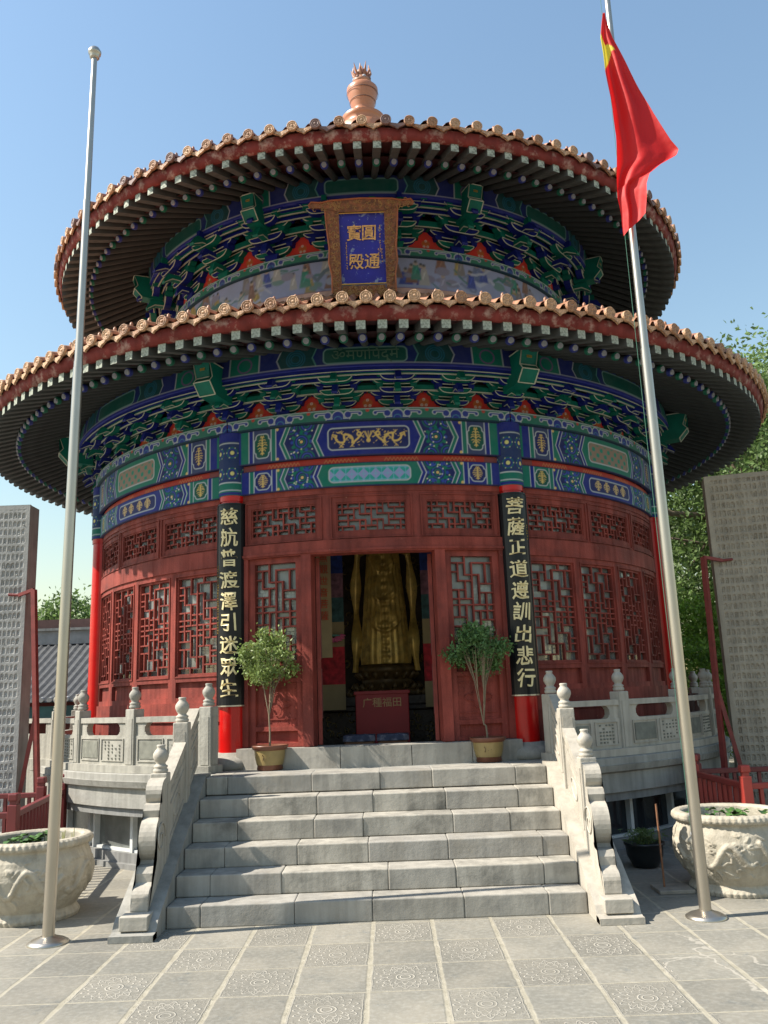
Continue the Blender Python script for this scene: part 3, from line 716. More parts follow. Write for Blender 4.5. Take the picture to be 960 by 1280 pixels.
def lattice_mesh(segs, W, H, t0, t1, z0, z1, r0=3.885, r1=3.925, bw=.0165):
    b = MB(); hw = math.degrees(bw/3.9)/2
    T = lambda x: t0+(t1-t0)*x/W
    Z = lambda y: z1-(z1-z0)*y/H
    k = 0
    for (x0,y0,x1,y1) in segs:
        if x0==x1 and y0==y1: continue
        k += 1; e = (k%7)*.0006
        if y0 == y1:
            a, c = sorted((x0,x1)); b.cbox(T(a)-hw*.9, T(c)+hw*.9, r0+e, r1-.004-e, Z(y0)-bw/2, Z(y0)+bw/2, RED, 3)
        else:
            a, c = sorted((y0,y1)); b.cbox(T(x0)-hw, T(x0)+hw, r0+e, r1-e, Z(c)-bw*.45, Z(a)+bw*.45, RED, 3)
    return b.mesh('lattice')
def frame_piece(b, t0, t1, z0, z1, lt0, lt1, lz0, lz1, r0=3.87, r1=3.94):
    """frame around the opening lt/lz, with a raised inner moulding"""
    b.cbox(t0, lt0, r0, r1, z0, z1, RED); b.cbox(lt1, t1, r0, r1, z0, z1, RED)
    b.cbox(lt0, lt1, r0, r1-.002, z0, lz0, RED); b.cbox(lt0, lt1, r0, r1-.002, lz1, z1, RED)
    m = .22
    for (a,c,d,e) in ((lt0-m*1.0,lt0-m*.2,lz0-.02,lz1+.02),(lt1+m*.2,lt1+m,lz0-.02,lz1+.02)): b.cbox(a,c,r1-.01,r1+.012,d,e,RED)
    for (d,e) in ((lz0-.022,lz0-.006),(lz1+.006,lz1+.022)): b.cbox(lt0-m*.9,lt1+m*.9,r1-.01,r1+.010,d,e,RED)
def pane_mesh(t0,t1,z0,z1,r=3.872): 
    b = MB(); n = 6; vs=[]; fs=[]
    for i in range(n+1):
        a = t0+(t1-t0)*i/n; vs += [cyl(a,r,z0),cyl(a,r,z1)]
    for i in range(n): fs.append((2*i,2*i+2,2*i+3,2*i+1))
    b.add(vs,fs,PANE); return b.mesh('pane')
# side leaf: 10.35 deg
HW = 5.15
b = MB(); frame_piece(b, -HW, HW, 1.60, 3.02, -HW+1.15, HW-1.15, 1.885, 2.955)
b.cbox(-HW+1.1, HW-1.1, 3.86, 3.895, 1.66, 1.815, RED); 
b2 = b; leafm = None
b = MB()
t0,t1 = -HW+.88, HW-.88
b.cbox(-HW, t0, 3.87, 3.94, 1.60, 3.02, RED); b.cbox(t1, HW, 3.87, 3.94, 1.60, 3.02, RED)
b.cbox(t0, t1, 3.87, 3.938, 2.955, 3.02, RED); b.cbox(t0, t1, 3.87, 3.938, 1.82, 1.885, RED); b.cbox(t0, t1, 3.87, 3.938, 1.60, 1.655, RED)
b.cbox(t0, t1, 3.86, 3.90, 1.655, 1.82, RED)
for (a,c) in ((t0-.26,t0-.06),(t1+.06,t1+.26)): b.cbox(a,c,3.93,3.95,1.87,2.97,RED)
for (d,e) in ((1.866,1.880),(2.960,2.974)): b.cbox(t0-.24,t1+.24,3.93,3.948,d,e,RED)
leafm = b.mesh('window_leaf')
latm = lattice_mesh(TALL, 6, 18, t0+.25, t1-.25, 1.91, 2.93)
b = MB(); merge_into(b, latm, RED); b.cbox(t0, t0+.25, 3.88,3.928,1.885,2.955,RED); b.cbox(t1-.25,t1,3.88,3.928,1.885,2.955,RED); b.cbox(t0+.25,t1-.25,3.88,3.926,1.885,1.905,RED); b.cbox(t0+.25,t1-.25,3.88,3.926,2.935,2.955,RED)
latm = b.mesh('lattice'); panm = pane_mesh(t0, t1, 1.885, 2.955)
def transom_meshes(hw, mg, z0, z1):
    b = MB(); l0,l1 = -hw+mg, hw-mg
    b.cbox(-hw,l0,3.87,3.94,3.20,3.70,RED); b.cbox(l1,hw,3.87,3.94,3.20,3.70,RED); b.cbox(l0,l1,3.87,3.938,3.20,z0,RED); b.cbox(l0,l1,3.87,3.938,z1,3.70,RED)
    for (a,c) in ((l0-.9,l0-.7),(l1+.7,l1+.9)): b.cbox(a,c,3.93,3.953,z0-.055,z1+.055,RED)
    for (d,e) in ((z0-.068,z0-.055),(z1+.055,z1+.068)): b.cbox(l0-.9,l1+.9,3.93,3.951,d,e,RED)
    la = lattice_mesh(TR, 12, 5, l0, l1, z0, z1, bw=.016)
    q = MB(); merge_into(q, la, RED); q.cbox(l0-.05,l0+.2,3.88,3.93,z0,z1,RED); q.cbox(l1-.2,l1+.05,3.88,3.93,z0,z1,RED); q.cbox(l0+.2,l1-.2,3.88,3.928,z0,z0+.016,RED); q.cbox(l0+.2,l1-.2,3.88,3.928,z1-.016,z1,RED)
    return b.mesh('transom_window'), q.mesh('lattice'), pane_mesh(l0,l1,z0,z1)
TRS = transom_meshes(6.9, 1.15, 3.285, 3.60); TRC = transom_meshes(6.9, 1.55, 3.28, 3.60)
b = MB()
b.cbox(-20.7,20.7,3.86,3.955,3.02,3.20,RED); b.cbox(-20.7,20.7,3.86,3.948,3.70,3.76,RED)
for a in (-20.7, 20.4): b.cbox(a, a+.3, 3.87, 3.95, 1.60, 3.70, RED)
wallm = b
b.cbox(-20.7,20.7,3.80,3.96,1.47,1.60,RED); b.cbox(-20.7,20.7,3.80,3.985,1.40,1.47,RED); b.cbox(-20.7,20.7,3.80,3.965,.935,1.40,RED)
sidewall = b.mesh('wall_frame')
b = MB(); b.cbox(-20.9,20.9,3.80,3.97,3.06,3.20,RED); b.cbox(-20.7,20.7,3.86,3.948,3.70,3.76,RED)
b.cbox(-20.9,20.9,3.80,3.985,3.075,3.10,RED)
for sg in (-1,1):
    a = sorted((sg*9.35, sg*10.9)); b.cbox(a[0],a[1],3.80,3.97,1.135,3.06,RED)
    a = sorted((sg*19.6, sg*20.9)); b.cbox(a[0],a[1],3.80,3.96,1.135,3.06,RED)
frontwall = b.mesh('wall_frame')
for i in range(8):
    rz = R_(45*i)
    wf = link('wall_frame', sidewall if i else frontwall, temple, rot=(0,0,rz))
    for k in range(3):
        ms = TRS if i else TRC
        a = R_(45*i + (-13.8, 0, 13.8)[k])
        o = link('transom_window', ms[0], temple, rot=(0,0,a)); link('lattice', ms[1], o); link('pane', ms[2], o)
    if i:
        for k in range(4):
            a = R_(45*i + (-15.45,-5.15,5.15,15.45)[k])
            o = link('window_leaf', leafm, temple, rot=(0,0,a)); link('lattice', latm, o); link('pane', panm, o)
# front fixed door leaves at +-15.2
dw = 4.35; t0,t1 = -dw+1.0, dw-1.0
b = MB(); b.cbox(-dw,t0,3.85,3.93,1.135,3.06,RED); b.cbox(t1,dw,3.85,3.93,1.135,3.06,RED)
for (z0,z1) in ((3.0,3.06),(1.92,1.985),(1.77,1.81),(1.29,1.335),(1.135,1.175)): b.cbox(t0,t1,3.85,3.928,z0,z1,RED)
b.cbox(t0,t1,3.84,3.89,1.175,1.29,RED); b.cbox(t0,t1,3.84,3.89,1.335,1.77,RED); b.cbox(t0,t1,3.84,3.89,1.81,1.92,RED)
b.cbox(t0,t1,3.88,3.905,1.335,1.355,RED); b.cbox(t0+.5,t1-.5,3.88,3.90,1.40,1.41,RED); b.cbox(t0+.5,t1-.5,3.88,3.90,1.70,1.71,RED)
# carved motif (looping ruyi scroll) on the lower panel
pts = []
for k in range(49):
    a = 2*pi*k/48; rr_ = .085+.03*cos(4*a); pts.append((rr_*cos(a)*1.3, -3.902, 1.555+rr_*sin(a)*1.0))
b.tube(pts, .005, RED, n=5)
doorm = b.mesh('door_leaf')
dl = lattice_mesh(SHORT, 6, 16, t0, t1, 1.99, 2.995, r0=3.87, r1=3.91); dp = pane_mesh(t0,t1,1.985,3.0,3.862)
for sg in (-1,1):
    o = link('door_leaf', doorm, temple, rot=(0,0,R_(15.25*sg))); link('lattice', dl, o); link('pane', dp, o)
# open door leaves swung inwards at each jamb
b = MB(); b.box(-.02,.02,0,.62,1.14,3.05,RED)
for (z0,z1) in ((2.0,2.98),(1.4,1.9)): b.box(-.03,.03,.07,.55,z0,z1,REDD)
om = b.mesh('open_door')
for sg in (-1,1): link('open_door', om, temple, loc=cyl(9.0*sg, 3.78, 0), rot=(0,0,R_(-6*sg)))
# stone sill under the doors
b = MB()
for (a,c) in ((-20.4,-13.7),(-13.6,-5.3),(-5.2,4.4),(4.5,12.8),(12.9,20.4)): b.cbox(a,c,3.7,4.10,.932,1.13,STEP)
b.build('door_sill', temple)
# interior floor and ceiling
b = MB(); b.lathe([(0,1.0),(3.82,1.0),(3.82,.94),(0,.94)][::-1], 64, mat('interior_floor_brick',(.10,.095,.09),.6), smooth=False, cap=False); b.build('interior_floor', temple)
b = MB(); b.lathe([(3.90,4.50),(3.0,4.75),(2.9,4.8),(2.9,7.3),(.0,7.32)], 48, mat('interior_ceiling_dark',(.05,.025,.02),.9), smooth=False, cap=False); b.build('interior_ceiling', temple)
# ================================================================== TERRACE AND STEPS
terr = empty('stone_terrace', 'round grey stone terrace with basement windows under the temple', 'terrace', (0,0,0))
b = MB(); b.lathe([(4.56,.60),(4.56,.78),(4.60,.80),(4.62,.86),(4.60,.862),(4.60,.925),(4.585,.932),(0,.932)], 128, STEPL, smooth=False, cap=False); b.build('terrace_deck', terr)
b = MB(); b.cbox(0,360,4.2,4.53,.52,.80,CONC,2.5); b.build('fascia_wall', terr)
b = MB(); b.cbox(0,360,3.6,4.40,0,.14,CONC,2.5); b.cbox(0,360,3.6,4.46,0,.05,CONC,2.5); b.build('plinth', terr)
b = MB(); b.cbox(0,360,3.9,4.25,.14,.55,mat('basement_dark_wall',(.05,.05,.05),.9),3); b.build('basement_wall', terr)
b = MB(); b.cbox(-9.5,9.5,4.29,4.30,.15,.52,DGLS,2); gm = b.mesh('window_glass')
b = MB()
for a in (-9.7,-.3,9.3): b.cbox(a,a+.55,4.27,4.36,.14,.525,WFRM,2)
b.cbox(-9.7,9.85,4.27,4.345,.14,.165,WFRM,2); b.cbox(-9.7,9.85,4.27,4.345,.50,.525,WFRM,2)
wm = b.mesh('basement_window')
b = MB(); b.cbox(-9.5,9.5,4.285,4.30,.15,.52,mat('grimy_glass',(.13,.14,.13),.25,var=.3,vscale=5,col2=(.22,.22,.2),thr=(.6,.7),scale2=4),2); gm2 = b.mesh('window_glass')
for k,a in enumerate((-77,-57,-36.3,34.5+9.4-9,54,74,100,-100,130,-130,160,180)):
    o = link('basement_window', wm, terr, rot=(0,0,R_(a))); link('window_glass', gm2 if k in (1,2) else gm, o)
# staircase
SX = -.055
st = empty('stone_staircase', 'six broad grey stone steps rising to the temple door', 'steps', (SX,0,0))
rs = random.Random(3)
for k in range(6):
    y0 = -5.985+.270*k; z1 = .155*(k+1); cuts = sorted([-1.53+ (j+rs.uniform(.3,.7))*3.06/5 for j in range(5)]) 
    xs = [-1.535]+cuts+[1.535]; b = MB()
    if k == 5: z1 = .937
    for (a,c) in zip(xs[:-1], xs[1:]):
        dy = rs.uniform(-.004,.004)
        b.box(a+.0008, c-.0008, y0+dy, y0+.40 if k<5 else -4.2, z1-.156, z1+rs.uniform(-.004,.0), rs.choice((STEP,STEP,STEP2,STEP3)), bev=.009)
    b.build('step', st)
for sg in (-1,1):
    b = MB(); x0,x1 = sorted((sg*1.54, sg*1.85))
    pts = [(-6.32,0),(-6.32,.035),(-6.24,.055),(-6.20,.105),(-4.60,.955),(-4.4,.958),(-4.4,0)]
    b.prism(pts, x0, x1, STEPL if sg<0 else MARB, 'x')
    b.box(x0+ (0.0), x1, -6.33,-6.22, 0.002,.045, STEPL if sg<0 else MARB)
    b.build('cheek_slab', st)
def cap_profile(s=1.0): # pomegranate/vase shaped finial, height ~.21
    return [(r*s, z*s) for r,z in [(.050,0),(.058,.012),(.058,.028),(.047,.036),(.055,.045),(.055,.056),(.040,.064),(.036,.075),(.050,.095),(.062,.125),(.060,.15),(.044,.175),(.032,.188),(.031,.20),(.036,.210),(.030,.218),(0,.219)]]
def post_mesh(h, m, w=.135, cs=1.0):
    b = MB(); b.box(-w/2,w/2,-w/2,w/2,0,h-.005,m,bev=.008)
    b.box(-w*.34,w*.34,-w/2-.006,w/2+.006,.08,h-.1,m); b.box(-w/2-.006,w/2+.006,-w*.34,w*.34,.08,h-.1,m)
    pm = b.mesh('post'); c = MB(); c.lathe([(r,z) for r,z in cap_profile(cs)], 20, m, cap=False)
    return pm, c.mesh('post_cap')
PW, CW = post_mesh(.82-.19, MARB); PG, CG = post_mesh(.84-.21, MARBG)
def add_post(par, loc, pm, cm, h, rz=0):
    o = link('post', pm, par, loc=loc, rot=(0,0,rz)); link('post_cap', cm, o, loc=(0,0,h)); return o
# terrace balustrades (curved): one each side of the stairs
def curved_bal(name, label, posts, m, pm, cm, extra=None, lab_panel=None):
    root = empty(name, label, 'balustrade', (0,0,0), 0, 'balustrades round the terrace edge')
    Rb = 4.43; z0 = .934
    b = MB(); t0,t1 = min(posts), max(posts); b.cbox(t0-1,t1+1,Rb-.13,Rb+.12,z0,z0+.07,m,2); b.build('base_rail', root)
    for t in posts: add_post(root, cyl(t, Rb, z0+.0), pm, cm, .63, R_(t))
    ps = sorted(posts)
    r = random.Random(8)
    for (a,c) in zip(ps[:-1], ps[1:]):
        b = MB(); A, Cc = a+.9, c-.9; mid = (a+c)/2
        b.cbox(A, Cc, Rb-.045, Rb+.045, z0+.07, z0+.36, m, 1.5)            # panel slab
        b.cbox(A, Cc, Rb-.05, Rb+.05, z0+.49, z0+.545, m, 1.5)             # hand rail
        # rail underside blocks leave a long oval opening
        for (p,q) in ((A,A+1.6),(Cc-1.6,Cc)):
            b.cbox(p,q,Rb-.035,Rb+.035,z0+.36,z0+.49,m,1.5)
        for j in range(6):
            f = j/6.; hh = .065*math.sqrt(max(0,1-(1-f)**2)); dd = .9*(f+1/6.)
        for (s0, sg) in ((A+1.6,1),(Cc-1.6,-1)):
            for j in range(5):
                u0, u1 = j*.17, (j+1)*.17; e = .065*(1-math.sqrt(1-(1-(j+.5)/5)**2))
                p,q = sorted((s0+sg*u0, s0+sg*u1))
                b.cbox(p,q,Rb-.034,Rb+.034,z0+.36,z0+.36+e,m,3); b.cbox(p,q,Rb-.034,Rb+.034,z0+.49-e,z0+.49,m,3)
        # carved frames with inscription-like relief dots
        for (p,q) in ((A+.5,mid-.3),(mid+.3,Cc-.5)):
            for (x0,x1,zz0,zz1) in ((p,q,z0+.325,z0+.333),(p,q,z0+.105,z0+.113),(p,p+.13,z0+.112,z0+.326),(q-.13,q,z0+.112,z0+.326)): b.cbox(x0,x1,Rb+.04,Rb+.056,zz0,zz1,m,3)
        for cx in range(5):
            for cz in range(6):
                if r.random() < .8:
                    x = mid+.3+.9+(Cc-.5-mid-.3-1.8)*cx/4.; z = z0+.30-.033*cz
                    b.cbox(x-.13,x+.11,Rb+.04,Rb+.053,z-.010,z+.006,m if False else MARBD,3)
        b.cbox(A+.9, mid-.7, Rb+.04, Rb+.052, z0+.135, z0+.305, MARBD, 2)
        b.build('panel', root)
    if extra: extra(root)
    return root
MARBD = mat('marble_relief_dark', (.17,.17,.14), .8, var=.25, vscale=14)
def left_extra(root):
    a = Vector(cyl(-63, 4.43, .934)); e = Vector((-5.05,-1.15,.934)); d = (e-a); ang = math.atan2(d.y, d.x)
    add_post(root, e, PG, CG, .63, ang); b = MB(); L = d.length
    M = Matrix.Translation(a) @ Matrix.Rotation(ang,4,'Z')
    b.box(.07,L-.07,-.045,.045,.07,.36,MARBG,M=M); b.box(.07,L-.07,-.05,.05,.49,.545,MARBG,M=M); b.box(.07,.2,-.035,.035,.36,.49,MARBG,M=M); b.box(L-.2,L-.07,-.035,.035,.36,.49,MARBG,M=M)
    b.box(0,L+.1,-.12,.13,-.06,.07,MARBG,M=M)
    b.build('panel', root)
    # wing base under it
left = curved_bal('terrace_balustrade', 'grey marble balustrade on the terrace edge left of the steps', [-22.3,-35.0,-48.6,-62.8,-76.5,-90,-103.5,-117,-130.5,-144,-157.5,-171], MARBG, PG, CG, left_extra)
righ = curved_bal('terrace_balustrade', 'marble balustrade on the terrace edge right of the steps', [22.1,33.4,47.2,60.6,74,87.5,101,114.5,128,141.5,155,171], MARB, PW, CW)
wing = MB()
wing.prism([(-4.0,-2.1),(-5.25,-1.25),(-5.25,.5),(-4.0,1.0)], 0, .93, MARBG, 'z'); tag(wing.build('terrace_wing', None), 'pale stone wing base left of the terrace behind the red fence', 'terrace wing')
# stair balustrades
def stair_bal(sg, m, pmesh, cmesh, label, label_scroll=None):
    X = SX + sg*1.695
    root = empty('stair_balustrade', label, 'balustrade', (X,0,0), 0, 'sloping balustrades beside the steps')
    sl = .53; zt = lambda y: .105+sl*(y+6.2)      # top of the cheek slab
    w = .13
    for (y, top) in ((-4.90,1.655),(-5.60,1.285)):
        base = zt(y)-.04; h = top-.219-base
        b = MB(); b.box(-w/2,w/2,-w/2,w/2,0,h,m,bev=.008); b.box(-w*.33,w*.33,-w/2-.006,w/2+.006,.10,h-.08,m); b.box(-w/2-.006,w/2+.006,-w*.33,w*.33,.14,h-.08,m)
        o = b.build('post', root, loc=(0,y,base)); link('post_cap', cmesh, o, loc=(0,0,h-.002))
    for (ya,yb) in ((-5.535,-4.965),(-4.835,-4.44)):
        b = MB(); f = lambda y: zt(y)
        b.prism([(ya,f(ya)),(yb,f(yb)),(yb,f(yb)+.37),(ya,f(ya)+.37)], -.042, .042, m, 'x')
        b.prism([(ya,f(ya)+.44),(yb,f(yb)+.44),(yb,f(yb)+.51),(ya,f(ya)+.51)], -.052, .052, m, 'x')
        b.prism([(ya,f(ya)+.36),(ya+.09,f(ya+.09)+.36),(ya+.07,f(ya+.07)+.45),(ya,f(ya)+.45)], -.036, .036, m, 'x')
        b.prism([(yb-.09,f(yb-.09)+.36),(yb,f(yb)+.36),(yb,f(yb)+.45),(yb-.07,f(yb-.07)+.45)], -.036, .036, m, 'x')
        for (d0,d1) in ((.05,.065),(.30,.315)):
            b.prism([(ya+.05,f(ya+.05)+d0),(yb-.05,f(yb-.05)+d0),(yb-.05,f(yb-.05)+d1),(ya+.05,f(ya+.05)+d1)], -.05, .05, m, 'x')
        b.tube([(sx_, (ya+yb)/2+.1*cos(q), f((ya+yb)/2)+.18+.07*sin(q)+.05*cos(q)) for sx_ in (-sg*.043,) for q in np.linspace(0,6.2,14)], .008, m, n=5)
        b.build('panel', root)
    # scroll end stone with drum
    pts = [(-5.54,.30),(-5.54,1.02),(-5.62,1.04)]
    pts += [(-5.68+.12*cos(a), .93+.10*sin(a)) for a in np.linspace(1.7,3.5,7)]
    pts += [(-5.77,.86),(-5.83,.85),(-5.85,.81),(-5.84,.76)]
    pts += [(-5.80+.165*cos(a), .60+.165*sin(a)) for a in np.linspace(1.9,4.1,12)]
    pts += [(-5.91,.44),(-5.985,.43),(-6.01,.39),(-6.01,.33)]
    pts += [(-6.03,.315)] + [(-6.04+.085*cos(a), .235+.075*sin(a)) for a in np.linspace(1.7,3.3,6)] + [(-6.13,.165),(-6.12,.12)]
    b = MB(); b.prism(pts, -.062, .062, m, 'x')
    for sx_ in (-.066,.066):
        b.tube([(sx_, -5.80+r_*cos(a), .60+r_*sin(a)) for a,r_ in zip(np.linspace(0,9,34), np.linspace(.13,.02,34))], .007, m, n=5)
    b.build('scroll_end', root)
    b = MB(); b.box(-.10,.10,-6.27,-6.0,.06,.155,m,bev=.006); b.build('foot_block', root)
    return root
stair_bal(-1, MARB, PW, CW, 'white marble stair balustrade left of the steps, its inner face in shade')
stair_bal(1, MARB, PW, CW, 'sunlit white marble stair balustrade right of the steps')

# ================================================================== BOARDS AND FURNISHINGS
def couplet(t, text, label, side):
    root = empty('couplet_board', label, 'couplet board', cyl(t, 3.93, 0), R_(t*.18), 'black couplet boards on the columns')
    b = MB(); R = .158; n = 14; 
    for (r0,r1,z0,z1) in ((.1425,R,1.55,3.665),):
        vs=[];fs=[]
        for i in range(n+1):
            a = R_(-82+164*i/n); 
            for (r,z) in ((r0,z0),(r1,z0),(r1,z1),(r0,z1)): vs.append((r*sin(a),-r*cos(a),z))
        for i in range(n):
            k=i*4
            for j in range(4): fs.append((k+j,k+(j+1)%4,k+4+(j+1)%4,k+4+j)[::-1])
        fs += [(3,2,1,0),(n*4,n*4+1,n*4+2,n*4+3)]
        b.add(vs,fs,BLK,False)
    o = b.build('curved_board', root)
    b = MB()
    for i in range(n):
        for (z0,z1) in ((1.548,1.562),(3.655,3.672)):
            a0,a1 = R_(-82+164*i/n), R_(-82+164*(i+1)/n); r=R+.006
            b.add([(r*sin(a0),-r*cos(a0),z0),(r*sin(a1),-r*cos(a1),z0),(r*sin(a1),-r*cos(a1),z1),(r*sin(a0),-r*cos(a0),z1)],[(0,1,2,3)],BLK if z0>2 else METAL)
    for sg in (-1,1): b.tube([((R+.002)*sin(R_(76*sg)),-(R+.002)*cos(R_(76*sg)),z) for z in (1.56,3.66)], .007, BLK, n=6)
    b.build('board_edging', root)
    for i,ch in enumerate(text):
        me = fontmesh(ch, .195, .004, GOLDC, 'gold_character', bold=.0026, shear=.08*side)
        # bend round the board
        for v in me.vertices:
            x, y, z = v.co; jit = .006*sin(y*40+i*2.1)+.004*sin(x*55+i)
            y2 = y + jit; x2 = x*(.97+.06*sin(i*2.3+1)) + .006*sin(y*28+i); a = x2/R
            rr = R + .0095 + z
            v.co = (rr*sin(a), -rr*cos(a), y2)
        link('gold_character', me, root, loc=(0,0,3.51-i*(1.80/8.)))
    b = MB(); r = random.Random(5+side)
    for k in range(26):
        z = 3.0-k*.028 if side<0 else 3.32-k*.03
        if side>0 and k>5: break
        a = R_(-58 if side<0 else 55)
        for j in range(3):
            zz = z+r.uniform(-.007,.007); aa = a+r.uniform(-.04,.04); q=R+.004
            b.box(-.006,.006,-.002,.002,-.0018,.0018,GOLD,M=Matrix.Translation((q*sin(aa),-q*cos(aa),zz))@Matrix.Rotation(aa,4,'Z')@Matrix.Rotation(r.uniform(-1,1),4,'Y'))
    b.build('small_inscription', root)
couplet(-22.5-.45, '慈航普渡澤引迷眾生', 'black couplet board with nine gold characters on the column left of the door', -1)
couplet(22.5-.45, '菩薩正道遵訓出悲行', 'black couplet board with nine gold characters on the column right of the door', 1)
# name board, leaning forward
nb = empty('name_board', 'blue name board with gold characters in a carved orange frame under the upper eave', 'name board', (-.03,-3.42,6.33), 0)
nb.rotation_euler = (R_(24),0,0)
W, H = .268, .79
b = MB(); b.box(-W,W,0,.03,.0,H,mat('board_blue_flaking',(.006,.012,.30),.55,var=.2,col2=(.16,.22,.42),thr=(.575,.60),scale2=11)); b.build('board_panel', nb)
b = MB()
def wavy(pts): return pts
sidep = [(-.375,-.10),(-.37,.1),(-.40,.25),(-.385,.42),(-.40,.55),(-.41,.70),(-.42,.90),(-.262,.90),(-.262,-.02),(-.27,-.10)]
b.prism(sidep, -.05, .035, WOOD, 'y'); b.prism([(-x,z) for x,z in sidep], -.05, .035, WOOD, 'y')
b.prism([(-.25,-.02),(-.25,-.10),(-.2,-.15),(-.1,-.13),(0,-.16),(.1,-.13),(.2,-.15),(.25,-.10),(.25,-.02)], -.048, .033, WOOD, 'y')
b.prism([(-.585,.855),(-.60,.885),(-.57,.92),(-.46,.91),(-.35,.93),(0,.945),(.35,.93),(.46,.91),(.57,.92),(.60,.885),(.585,.855),(.42,.85),(.25,.80),(-.25,.80),(-.42,.85)], -.062, .03, WOOD, 'y')
for sg in (-1,1):
    b.lathe([(0,-.055),(.05,-.055),(.05,.03),(0,.03)], 12, WOOD, M=Matrix.Translation((sg*.32,-.01,-.15))@Matrix.Rotation(R_(90),4,'X'))
rr = random.Random(6)
for k in range(230):   # carved scrolls
    sd = rr.choice('lrtb'); 
    if sd in 'lr': x = (-.32 if sd=='l' else .32)+rr.uniform(-.05,.05); z = rr.uniform(-.1,.85)
    elif sd=='t': x = rr.uniform(-.55,.55); z = rr.uniform(.83,.92)
    else: x = rr.uniform(-.25,.25); z = rr.uniform(-.13,-.03)
    a0 = rr.uniform(0,6); r0 = rr.uniform(.012,.03); yy = -.062 if sd=='t' else -.05
    b.tube([(x+r0*cos(a0+t)*(1-t/8), yy, z+r0*sin(a0+t)*(1-t/8)) for t in np.linspace(0,4.5,7)], .0055, mat('carving_ochre',(.27,.15,.055),.5,var=.3), n=4)
b.build('carved_frame', nb)
b = MB()
for p in (sidep[:7], [(-x,z) for x,z in sidep[:7]]): b.tube([(x,-.052,z) for x,z in p], .011, WOODE, n=6)
b.tube([(x,-.064,z) for x,z in [(-.585,.855),(-.60,.885),(-.57,.92),(-.46,.91),(-.35,.93),(0,.945),(.35,.93),(.46,.91),(.57,.92),(.60,.885),(.585,.855)]], .011, WOODE, n=6)
b.tube([(x,-.05,z) for x,z in [(-.27,-.10),(-.2,-.15),(-.1,-.13),(0,-.16),(.1,-.13),(.2,-.15),(.27,-.10)]], .008, WOODE, n=6)
for (x0,z0,x1,z1) in ((-W,0,W,0),(-W,H,W,H),(-W,0,-W,H),(W,0,W,H)): b.tube([(x0,-.035,z0),(x1,-.035,z1)], .008, GOLD, n=6)
b.build('frame_edging', nb)
for ch,x,z in (('圓',.075,.56),('通',.10,.24),('寶',-.095,.56),('殿',-.085,.24)):
    me = fontmesh(ch, .185, .006, mat('plaque_gold',(.62,.36,.13),.5,.1,var=.3,vscale=40), 'gold_character', bold=.002, shear=.05)
    link('gold_character', me, nb, loc=(x,-.008,z), rot=(R_(90),0,0))
b = MB()
for (x,z0,z1) in ((.205,.36,.66),(.185,.25,.40),(.222,.25,.40),(-.19,.18,.50)):
    z = z0
    while z < z1:
        for j in range(3): b.box(-.008,.008,-.002,.002,-.0022,.0022,mat('plaque_gold',(.6,.4,.1)),M=Matrix.Translation((x+rr.uniform(-.003,.003),-.005,z+rr.uniform(-.01,.01)))@Matrix.Rotation(rr.uniform(-1.5,1.5),4,'Y'))
        z += .032
b.build('small_inscription', nb)

# ---- inside the hall
alt = empty('altar_table', 'dark carved altar base inside the doorway under the golden statue', 'altar', (.05,-.9,1.0))
b = MB(); DKW = mat('dark_altar_wood', (.035,.018,.010), .45, var=.4, vscale=14, bump=.01, bscale=18)
b.box(-.95,.95,-.55,.9,0,.42,DKW,bev=.01); b.box(-1.0,1.0,-.6,.95,.42,.48,DKW,bev=.01); b.box(-.75,.75,-.35,.8,.48,.60,DKW,bev=.01); b.build('altar_body', alt)
b = MB(); r = random.Random(9)
for k in range(60):
    x,z = r.uniform(-.9,.9), r.uniform(.05,.4); a0 = r.uniform(0,6)
    b.tube([(x+.03*cos(a0+t), -.555, z+.03*sin(a0+t)) for t in np.linspace(0,4,6)], .008, mat('dull_gilt',(.22,.15,.05),.5,.3), n=4)
b.build('altar_carving', alt)
GS = mat('statue_gilt', (.62,.40,.10), .34, .35, var=.3, vscale=9, col2=(.12,.07,.02), thr=(.52,.75), scale2=6)
sc_ = empty('bodhisattva_statue', 'tall gilded standing bodhisattva statue in draped robes on a lotus base behind the doorway', 'statue', (.06,-.75,1.6))
# robe body: elliptical lathe with swags and folds
nz, na = 150, 120; co = []
for i in range(nz):
    h = i/(nz-1)*2.35; 
    prof = np.interp(h, [0,.12,.5,.9,1.25,1.5,1.75,2.0,2.15,2.22,2.35],[.33,.34,.30,.27,.235,.22,.25,.30,.24,.10,.07])
    for j in range(na):
        a = 2*pi*j/na; fr = max(0,-sin(a))
        d = .012*sin(a*22)*(1 if h<1.5 else .3)
        x = cos(a)
        for hc in (.45,.85,1.25,1.6):
            yy = h-(hc+.35*x*x); d += .035*math.exp(-(yy/.03)**2)*fr
            yy = h-(hc+.06+.35*x*x); d += .022*math.exp(-(yy/.02)**2)*fr
        if abs(x) < .13: d += .012*sin(h*60)*fr
        for hc in (.62,1.05,1.42): d += .05*fr*(math.exp(-((abs(x)-.42)/.16)**2-((h-hc)/.11)**2))
        rr_ = prof+d; co.append((rr_*cos(a)*.92, rr_*.62*sin(a), h+.42))
co = np.array(co); F = []
j = np.arange(na)
for i in range(nz-1): F.append(np.stack([i*na+j, i*na+(j+1)%na, (i+1)*na+(j+1)%na, (i+1)*na+j],-1))
co[:,0]*=1.1; npmesh('robed_body', co, np.vstack(F), GS, None, sc_)
b = MB(); b.lathe([(.0,2.45),(.07,2.45),(.075,2.52),(.115,2.60),(.13,2.70),(.125,2.80),(.09,2.88),(.10,2.92),(.07,3.02),(.05,3.08),(0,3.1)], 24, GS)
